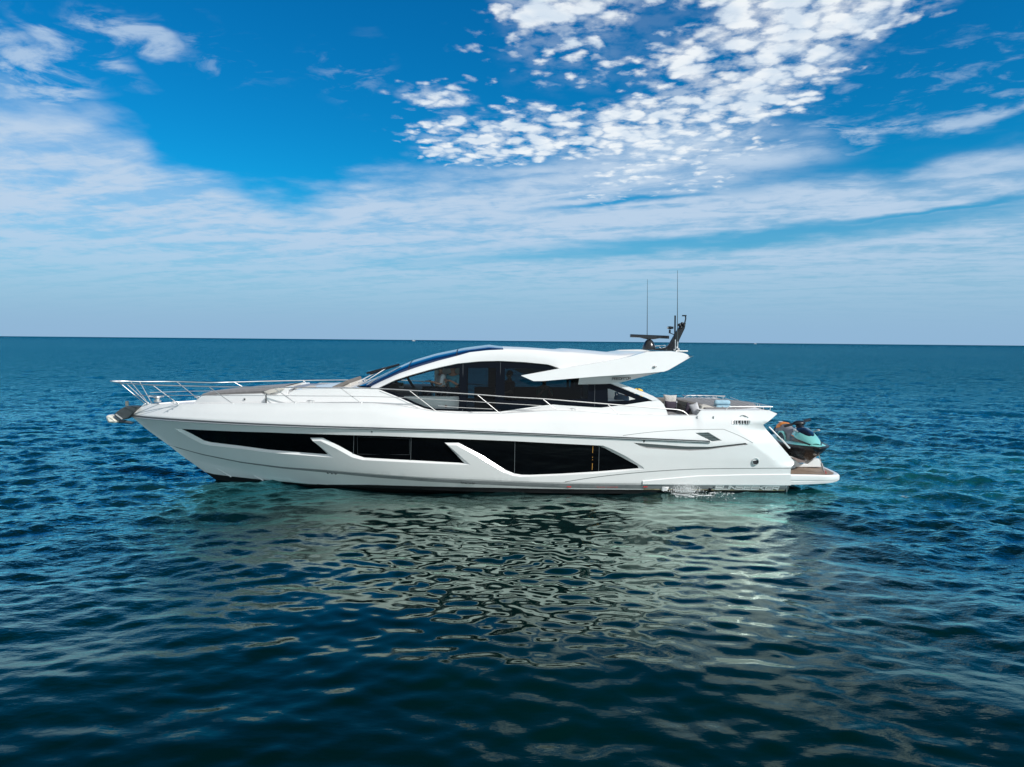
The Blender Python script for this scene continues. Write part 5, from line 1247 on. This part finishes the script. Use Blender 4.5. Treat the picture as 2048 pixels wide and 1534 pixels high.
mb = MB(); mb.tube([(1.85, 0, .98), (1.70, 0, 1.10)], .09, 10); mb.ell((1.70, 0, 1.13), (.13, .20, .08), 14, 8); hb = mb.build('steering_column', DKPL, ski)
mb = MB(); tb = lambda u, v, z: (u - .30 * v, v, z + .20 * v)
mb = MB(); mb.tube([tb(*p_) for p_ in [(1.52, -.40, 1.12), (1.60, -.26, 1.13), (1.68, -.12, 1.15), (1.68, .12, 1.15), (1.60, .26, 1.13), (1.52, .40, 1.12)]], [.034, .034, .03, .03, .034, .034], 10)
mb.build('handlebar', DKPL, hb)
for s_ in (-1, 1):
    mb = MB(); mb.tube([tb(1.60, s_ * .22, 1.13), tb(1.52, s_ * .46, 1.12)], .045, 10); mb.build('hand_grip', DKPL, hb)
    mb = MB(); mb.tube([tb(1.66, s_ * .18, 1.13), tb(1.62, s_ * .36, 1.10)], .014, 6); mb.build('brake_lever', DKPL, hb)
mb = MB(); st = [(1.86, [(0, 1.03), (.10, 1.01), (.14, .96)]), (1.72, [(0, 1.16), (.09, 1.14), (.12, 1.10)]), (1.60, [(0, 1.20), (.06, 1.19), (.08, 1.16)])]; mb.grid(loft(st, 3)); mb.build('instrument_pod', DKPL, hb)
mb = MB(); mb.tube([(3.10, -.02, .42), (3.15, -.06, .36)], .045, 8); mb.build('bow_eye', CHROME, jh)
# tether from the bow eye to the platform
strap = MB(); e0 = Vector((JX - .02, JY - 3.14, JZ + .36)); e1 = Vector((JX + .22, JY - 3.02, .50))
strap.tube([e0, e0.lerp(e1, .45), e0.lerp(e1, .5), e0.lerp(e1, .8), e1], [.012, .010, .03, .03, .012], 6)
tag(strap.build('tie_down_strap', mat('strap_grey', (.35, .33, .33), .7)), 'short light tie-down strap from the jet ski bow to the platform', 'strap')
mb = MB(); mb.tube([e1 + Vector((.0, 0, .06)), e1 + Vector((.05, -.02, .0)), e1 + Vector((.04, -.06, -.02)), e1 + Vector((.0, -.04, -.015))], .018, 6); tag(mb.build('rope_end', mat('rope_red', (.35, .08, .08), .8)), 'small red rope end lying on the platform below the jet ski strap', 'rope')

# ==================================================================== loose things aboard
RY = Matrix.Rotation(YAW, 3, 'Z')
def G(p): return RY @ Vector(p) + ORG           # boat frame -> world
def pillow(name, label, px, py, b, d, mt, rx=0, ry=0, rz=0, cat='cushion', group=None):
    c = G(L(px, py, b)); o = empty(name + '_x'); bpy.data.objects.remove(o)
    mb = MB(); rows = []
    n = 14
    for i in range(n + 1):
        for_j = []
        for j in range(n + 1):
            u, v = i / n * 2 - 1, j / n * 2 - 1
            th = ((1 - abs(u) ** 2.6) * (1 - abs(v) ** 2.6)) ** .5
            pin = 1 - .10 * (1 - abs(u)) * (abs(v) ** 3); pin2 = 1 - .10 * (1 - abs(v)) * (abs(u) ** 3)
            for_j.append((u * d[0] / 2 * pin2, v * d[1] / 2 * pin, th * d[2] / 2))
        rows.append(for_j)
    mb.grid(rows); mb.grid([[(a, b_, -c_) for a, b_, c_ in r_] for r_ in rows], flip=True)
    ob = mb.build(name, mt, None, angle=80); ob.location = c; ob.rotation_euler = (math.radians(rx), math.radians(ry), math.radians(rz))
    tag(ob, label, cat, group); return ob
pillow('throw_pillow', 'fluffy white cushion leaning at the head of the cockpit sofa', 1340, 800.5, -.2, (.44, .36, .16), FLEECE, rx=78, ry=2, rz=2, group='cushions on the cockpit sofa')
pillow('throw_pillow', 'dark plum cushion below the fluffy white cushion on the sofa', 1341, 812.5, .1, (.40, .34, .16), PLUM, rx=76, ry=4, rz=6, group='cushions on the cockpit sofa')
pillow('throw_pillow', 'dark plum cushion tucked low against the taupe sofa backrest', 1379, 823, 1.2, (.34, .5, .14), PLUM, rx=70, ry=20, rz=-15, group='cushions on the cockpit sofa')
pillow('throw_pillow', 'pale grey cushion standing on edge at the aft end of the sofa', 1391, 820, 1.75, (.26, .42, .16), mat('pillow_pale', (.5, .5, .52), .9, bump=.004, bscale=60), rx=82, ry=-22, rz=-12, group='cushions on the cockpit sofa')
# rolled towels on the aft pad
tw = empty('rolled_towels', G(L(1438, 820.5, 1.6)), YAW); tag(tw, 'three pale blue towels rolled and stacked on the aft sun pad', 'towels')
for k, (y, z) in enumerate(((-.02, 0.07), (.24, .07), (.11, .22))):
    mb = MB(); rows = []; rg = random.Random(k)
    prof = [(i, (.085 if 0 < i < 10 else .06) * (1 + .05 * rg.uniform(-1, 1))) for i in range(11)]
    for i, r in prof: rows.append([(i / 10 * .46 - .1, y + r * math.cos(a) * (1 + .05 * math.sin(3 * a + i)), z + r * math.sin(a)) for a in np.linspace(0, 2 * PI, 18, endpoint=False)])
    mb.grid(rows, closed=True); mb.f += [tuple(range(18))[::-1], tuple(180 + i for i in range(18))]; mb.m += [0, 0]; mb.build('towel', TOWEL, tw, angle=60)
# yellow rescue bag strapped to the far rail beside the cabin
yb = empty('lifebuoy', G(L(1275, 784, -2.25)), YAW); tag(yb, 'yellow horseshoe lifebuoy with black straps showing above the rear window pillar', 'lifebuoy')
mb = MB(); mb.tube([(.16 * math.cos(a) * 1.15, 0, .13 * math.sin(a) - .05) for a in np.linspace(-.9, PI + .9, 22)], .055, 10); mb.build('buoy_ring', YELLOW, yb)
for a in (.5, PI / 2, PI - .5):
    mb = MB(); c_ = Vector((.184 * math.cos(a), 0, .13 * math.sin(a) - .05)); t = Vector((math.sin(a), 0, -math.cos(a)))
    mb.tube([c_ - t * .015, c_ + t * .015], .0575, 12); mb.build('buoy_strap', LETDK, yb)
# plant on the dashboard
pl0 = G(L(803, 778, .6)); pt = empty('potted_plant', pl0, 0); tag(pt, 'small spiky green plant in a white pot on the dashboard', 'plant')
mb = MB(); mb.lathe([(0, 0), (.06, 0), (.085, .09), (.075, .09), (0, .08)], (0, 0, 0), 14); mb.build('plant_pot', INTW, pt)
mb = MB(); rg = random.Random(4)
for i in range(46):
    a = rg.uniform(0, 2 * PI); t = rg.uniform(.15, 1.15); l_ = rg.uniform(.14, .24); d = Vector((math.cos(a) * math.sin(t), math.sin(a) * math.sin(t), math.cos(t))); s_ = d.cross(Vector((0, 0, 1))).normalized() * .010
    b0 = Vector((0, 0, .08)); m1 = b0 + d * l_ * .55 + Vector((0, 0, .01)); tip = b0 + d * l_ - Vector((0, 0, .02 * t))
    mb.add([b0 - s_, b0 + s_, m1 + s_, tip, m1 - s_], [(0, 1, 2, 4), (2, 3, 4)])
mb.build('plant_leaves', mat('leaf_green', (.06, .13, .05), .5, var=.4, vscale=15), pt, smooth=False)
# navy bag on the bar
bgp = G(L(1243, 799, -.0)); bg_ = empty('sports_bag', bgp, YAW); tag(bg_, 'navy bag with an orange tag behind the triangular rear window', 'bag')
mb = MB(); mb.ell((0, 0, .02), (.24, .16, .13), 18, 10, e=.6); mb.build('bag_body', mat('navy_cloth', (.02, .06, .11), .8, bump=.006, bscale=40), bg_)
mb = MB(); mb.tube([(-.20, -.05, .08), (-.21, -.05, .24), (-.17, -.05, .26), (-.12, -.05, .17), (.02, -.05, .14)], .028, 8); mb.build('bag_handle', MATS['navy_cloth'], bg_)
mb = MB(); mb.ell((.13, -.10, .16), (.045, .03, .03), 10, 6); mb.build('bag_tag', ORANGE, bg_)

# ==================================================================== people behind the side glass
def person(label, origin, rz, J, shirt, legs, hairc=HAIR, shades=True, group='people inside the cabin'):
    """J: joint positions in metres relative to the hips, x to the person's left... facing -Y"""
    root = empty('person', origin, rz); tag(root, label, 'person', group)
    def skin(name, pts, rad, edges, m_, par):
        me = bpy.data.meshes.new(name); me.from_pydata([tuple(p) for p in pts], edges, []); me.materials.append(m_)
        o = bpy.data.objects.new(name, me); COL.objects.link(o); o.parent = par
        md = o.modifiers.new('skin', 'SKIN'); md.use_smooth_shade = True
        lay = me.skin_vertices[0] if me.skin_vertices else None
        if lay is None:
            bm = bmesh.new(); bm.from_mesh(me); bm.verts.layers.skin.verify(); bm.to_mesh(me); bm.free(); lay = me.skin_vertices[0]
        for i, r in enumerate(rad): lay.data[i].radius = (r, r) if not isinstance(r, tuple) else r; lay.data[i].use_root = (i == 0)
        sb = o.modifiers.new('sub', 'SUBSURF'); sb.levels = 2; sb.render_levels = 2
        return o
    names = ['hip', 'belly', 'chest', 'neck', 'chin', 'head', 'crown', 'shL', 'elL', 'wrL', 'haL', 'shR', 'elR', 'wrR', 'haR', 'hpL', 'knL', 'anL', 'toL', 'hpR', 'knR', 'anR', 'toR']
    rad = dict(hip=(.15, .11), belly=(.13, .10), chest=(.155, .11), neck=.055, chin=.062, head=(.082, .098), crown=.062, shL=.065, elL=.043, wrL=.027, haL=.036, hpL=.085, knL=.058, anL=.038, toL=.036)
    for k in list(rad):
        if k.endswith('L'): rad[k[:-1] + 'R'] = rad[k]
    ix = {n: i for i, n in enumerate(names)}
    E = [('hip', 'belly'), ('belly', 'chest'), ('chest', 'neck'), ('neck', 'chin'), ('chin', 'head'), ('head', 'crown')]
    for s_ in 'LR': E += [('chest', 'sh' + s_), ('sh' + s_, 'el' + s_), ('el' + s_, 'wr' + s_), ('wr' + s_, 'ha' + s_), ('hip', 'hp' + s_), ('hp' + s_, 'kn' + s_), ('kn' + s_, 'an' + s_), ('an' + s_, 'to' + s_)]
    body = skin('body', [J[n] for n in names], [rad[n] for n in names], [(ix[a], ix[b]) for a, b in E], SKIN, root)
    tn = ['hip', 'belly', 'chest', 'shL', 'elL', 'shR', 'elR']; ti = {n: i for i, n in enumerate(tn)}
    sh = skin('shirt', [Vector(J[n]) for n in tn], [(.165, .125), (.15, .12), (.17, .125), .078, .058, .078, .058], [(ti[a], ti[b]) for a, b in (('hip', 'belly'), ('belly', 'chest'), ('chest', 'shL'), ('shL', 'elL'), ('chest', 'shR'), ('shR', 'elR'))], shirt, root)
    pn = ['hip', 'hpL', 'knL', 'hpR', 'knR', 'anL', 'anR']; pi_ = {n: i for i, n in enumerate(pn)}
    skin('trousers', [Vector(J[n]) for n in pn], [(.168, .13), .10, .075, .10, .075, .06, .06], [(pi_[a], pi_[b]) for a, b in (('hip', 'hpL'), ('hpL', 'knL'), ('hip', 'hpR'), ('hpR', 'knR'), ('knL', 'anL'), ('knR', 'anR'))], legs, root)
    hd_ = Vector(J['head']); cr_ = Vector(J['crown']); fw = Vector(J.get('face', (0, -1, 0))).normalized(); rt_ = fw.cross(Vector((0, 0, 1))).normalized(); up_ = rt_.cross(fw)
    Rm = Matrix((rt_, -fw, up_)).transposed()
    mb = MB(); mb.ell(hd_ + up_ * .045 - fw * .02, (.092, .108, .098), 18, 12, R=Rm); mb.build('hair', hairc, root)
    mb = MB(); mb.ell(hd_ + fw * .105 - up_ * .012, (.014, .022, .024), 8, 6, R=Rm); mb.build('nose', SKIN, root)
    mb = MB(); mb.ell(hd_ + fw * .098 - up_ * .052, (.026, .008, .007), 8, 6, R=Rm); mb.build('mouth', mat('lip', (.35, .10, .09), .5), root)
    for s_ in (-1, 1):
        mb = MB(); mb.ell(hd_ + rt_ * .086 * s_ - up_ * .005, (.012, .022, .032), 8, 6, R=Rm); mb.build('ear', SKIN, root)
        h0 = Vector(J['ha' + ('L' if s_ > 0 else 'R')]); w0 = Vector(J['wr' + ('L' if s_ > 0 else 'R')]); d = (h0 - w0).normalized(); sd2 = d.cross(Vector((0, 0, 1))).normalized()
        for q_ in range(4):
            mb = MB(); o_ = sd2 * (.018 * (q_ - 1.5)); ln = (.062, .072, .068, .055)[q_]
            mb.tube([h0 + o_ + d * .02, h0 + o_ * 1.1 + d * (.02 + ln * .5) , h0 + o_ * 1.15 + d * (.02 + ln * .85) - Vector((0, 0, ln * .4))], [.010, .009, .007], 6); mb.build('finger', SKIN, body)
        mb = MB(); mb.tube([h0 - d * .02 + sd2 * .028 * s_, h0 + d * .02 + sd2 * .05 * s_, h0 + d * .045 + sd2 * .045 * s_], [.011, .010, .008], 6); mb.build('thumb', SKIN, body)
    if shades:
        mb = MB()
        for s_ in (-1, 1): mb.ell(hd_ + fw * .095 + rt_ * .034 * s_ + up_ * .012, (.030, .012, .020), 10, 6, R=Rm)
        mb.tube([hd_ + fw * .10 + rt_ * .03 + up_ * .015, hd_ + fw * .10 - rt_ * .03 + up_ * .015], .005, 6); mb.build('sunglasses', LETDK, root)
    else:
        for s_ in (-1, 1):
            mb = MB(); mb.ell(hd_ + fw * .092 + rt_ * .032 * s_ + up_ * .01, (.014, .008, .009), 8, 6, R=Rm); mb.build('eye', LETDK, root)
    return root
def seated(lean=0.0, face=(0, -1, 0), hands=((.12, -.38, .16), (-.12, -.38, .16))):
    J = dict(hip=(0, 0, .05), belly=(0, -.02 - lean * .3, .22), chest=(0, -.02 - lean * .7, .42), neck=(0, -.02 - lean, .56), chin=(0, -.035 - lean, .62), head=(0, -.035 - lean, .71), crown=(0, -.03 - lean, .78), face=face)
    for s_, k in ((1, 'L'), (-1, 'R')):
        h = hands[0 if s_ > 0 else 1]
        J['sh' + k] = (.19 * s_, -.02 - lean * .8, .47); J['el' + k] = (.25 * s_, -.12 - lean * .5, .22); J['wr' + k] = h; J['ha' + k] = (h[0] * .92, h[1] - .07, h[2] + .01)
        J['hp' + k] = (.10 * s_, -.06, .02); J['kn' + k] = (.13 * s_, -.46, .04); J['an' + k] = (.13 * s_, -.48, -.36); J['to' + k] = (.14 * s_, -.62, -.41)
    return J
SH1 = mat('shirt_white', (.75, .77, .80), .8, var=.1, vscale=9, bump=.006, bscale=25); SH2 = mat('shirt_teal', (.08, .36, .48), .8, var=.1, vscale=9, bump=.006, bscale=25)
SHD = mat('trousers_navy', (.015, .018, .03), .8, var=.2); SH3 = mat('shirt_green', (.03, .17, .12), .8, var=.2); SH4 = mat('shirt_slate', (.05, .06, .09), .8, var=.2)
person('person in a white shirt sitting at the helm behind the clear window, looking forward', G(L(886, 782, 1.05)), YAW - math.radians(70), seated(.05, (0, -1, .0), ((.16, -.40, .30), (-.02, -.40, .30))), SH1, SHD, shades=False)
person('person in a teal shirt and sunglasses sitting nearest the clear helm window, facing out', G(L(908, 783, 1.12)), YAW - math.radians(35), seated(.02, (0, -1, -.05), ((.05, -.26, .34), (-.10, -.22, .36))), SH2, SHD)
person('person in dark slate clothes sitting upright in the dim saloon behind tinted glass', G(L(1020, 795, .5)), YAW - math.radians(60), seated(.0, (0, -1, 0)), SH4, SHD, shades=False)
person('person in a green top leaning on the saloon table behind the tinted glass', G(L(1084, 806, .4)), YAW + math.radians(20), seated(.12, (0, -1, -.1), ((.08, -.30, .45), (-.08, -.30, .45))), SH3, SHD, shades=False)

# ==================================================================== far boats
def far_boat(px, Y, label, s):
    p = W(px, 600, Y); root = empty('distant_boat', (p.x, Y, 0), random.uniform(-.4, .4)); tag(root, label, 'boat', 'boats on the horizon')
    mb = MB(); rows = []
    for u, w, zt in [(-5, 1.3, 1.2), (-2, 1.6, 1.2), (2, 1.5, 1.4), (4, .8, 1.7), (5.4, .05, 2.0)]: rows.append([(u * s, -w * s, zt * s), (u * s * .95, -w * .7 * s, -.3), (u * s * .95, w * .7 * s, -.3), (u * s, w * s, zt * s)])
    mb.grid(rows); mb.grid([[r_[0], r_[3]] for r_ in rows]); mb.build('boat_hull', WHITE, root)
    mb = MB(); mb.box((-.6 * s, 0, 2.2 * s), (4.2 * s, 2.2 * s, 2.0 * s), taper=.75); cb = mb.build('boat_cabin', WHITE, root, smooth=False, bevel=.1)
    mb = MB(); mb.box((-.5 * s, 0, 2.5 * s), (3.9 * s, 2.22 * s, .5 * s)); mb.build('cabin_window', BLKGL, cb, smooth=False)
    mb = MB(); mb.tube([(-1 * s, 0, 3.1 * s), (-1.2 * s, 0, 4.6 * s)], .08 * s, 6); mb.build('boat_mast', WHITE, root)
far_boat(827, 2600, 'tiny white boat on the horizon above the yacht windscreen', 1.2)
far_boat(1513, 3100, 'tiny pale boat on the horizon right of the radio mast', 1.1)

# ==================================================================== splash and foam beside the hull
FOAM = mat('foam_white', (.80, .83, .83), .5, bump=.004, bscale=60)
def drops(name, label, gen, n, seed, r0, r1):
    rg = random.Random(seed); mb = MB(); ico = [Vector(v) for v in ((0, 0, 1), (1, 0, 0), (0, 1, 0), (-1, 0, 0), (0, -1, 0), (0, 0, -1))]
    fs = [(0, 1, 2), (0, 2, 3), (0, 3, 4), (0, 4, 1), (5, 2, 1), (5, 3, 2), (5, 4, 3), (5, 1, 4)]
    for _ in range(n):
        p, sc = gen(rg); r = r0 + (r1 - r0) * rg.random() ** 3
        mb.add([p + Vector((v.x * r * sc[0] * rg.uniform(.6, 1.4), v.y * r * sc[1] * rg.uniform(.6, 1.4), v.z * r * sc[2])) for v in ico], fs)
    o = mb.build(name, FOAM, None, angle=180, recalc=False); tag(o, label, 'foam', kind='stuff'); return o
def near_hull(px): p = G(HS(px, 981, 0)); return p
def gspray(rg):
    px = rg.gauss(1368, 13); up = abs(rg.gauss(0, .13)) * (1.0 if 1345 < px < 1395 else .4); p = near_hull(px); out = abs(rg.gauss(.05, .16))
    return Vector((p.x + rg.gauss(0, .05), p.y - .05 - out, .02 + up)), (1, 1, 1.3)
drops('water_spray', 'white spray splashing up from the exhaust outlet on the hull side', gspray, 3600, 3, .0015, .011)
def gfoam(rg):
    px = 1345 + rg.random() ** 1.5 * 120; p = near_hull(px); out = abs(rg.gauss(0, .16 + .30 * (px - 1345) / 150)) + .08
    if rg.random() < .6:
        c = rg.randrange(9); px = 1350 + c * 9 + rg.gauss(0, 4); p = near_hull(px); out = .12 + .08 * (c % 4) + abs(rg.gauss(0, .05))
    x, y = p.x, p.y - out
    return Vector((x, y, height(x, y) + .006)), (1.8, 1.6, .35)
drops('foam', 'thin white foam drifting along the hull behind the splash', gfoam, 1800, 5, .002, .016)
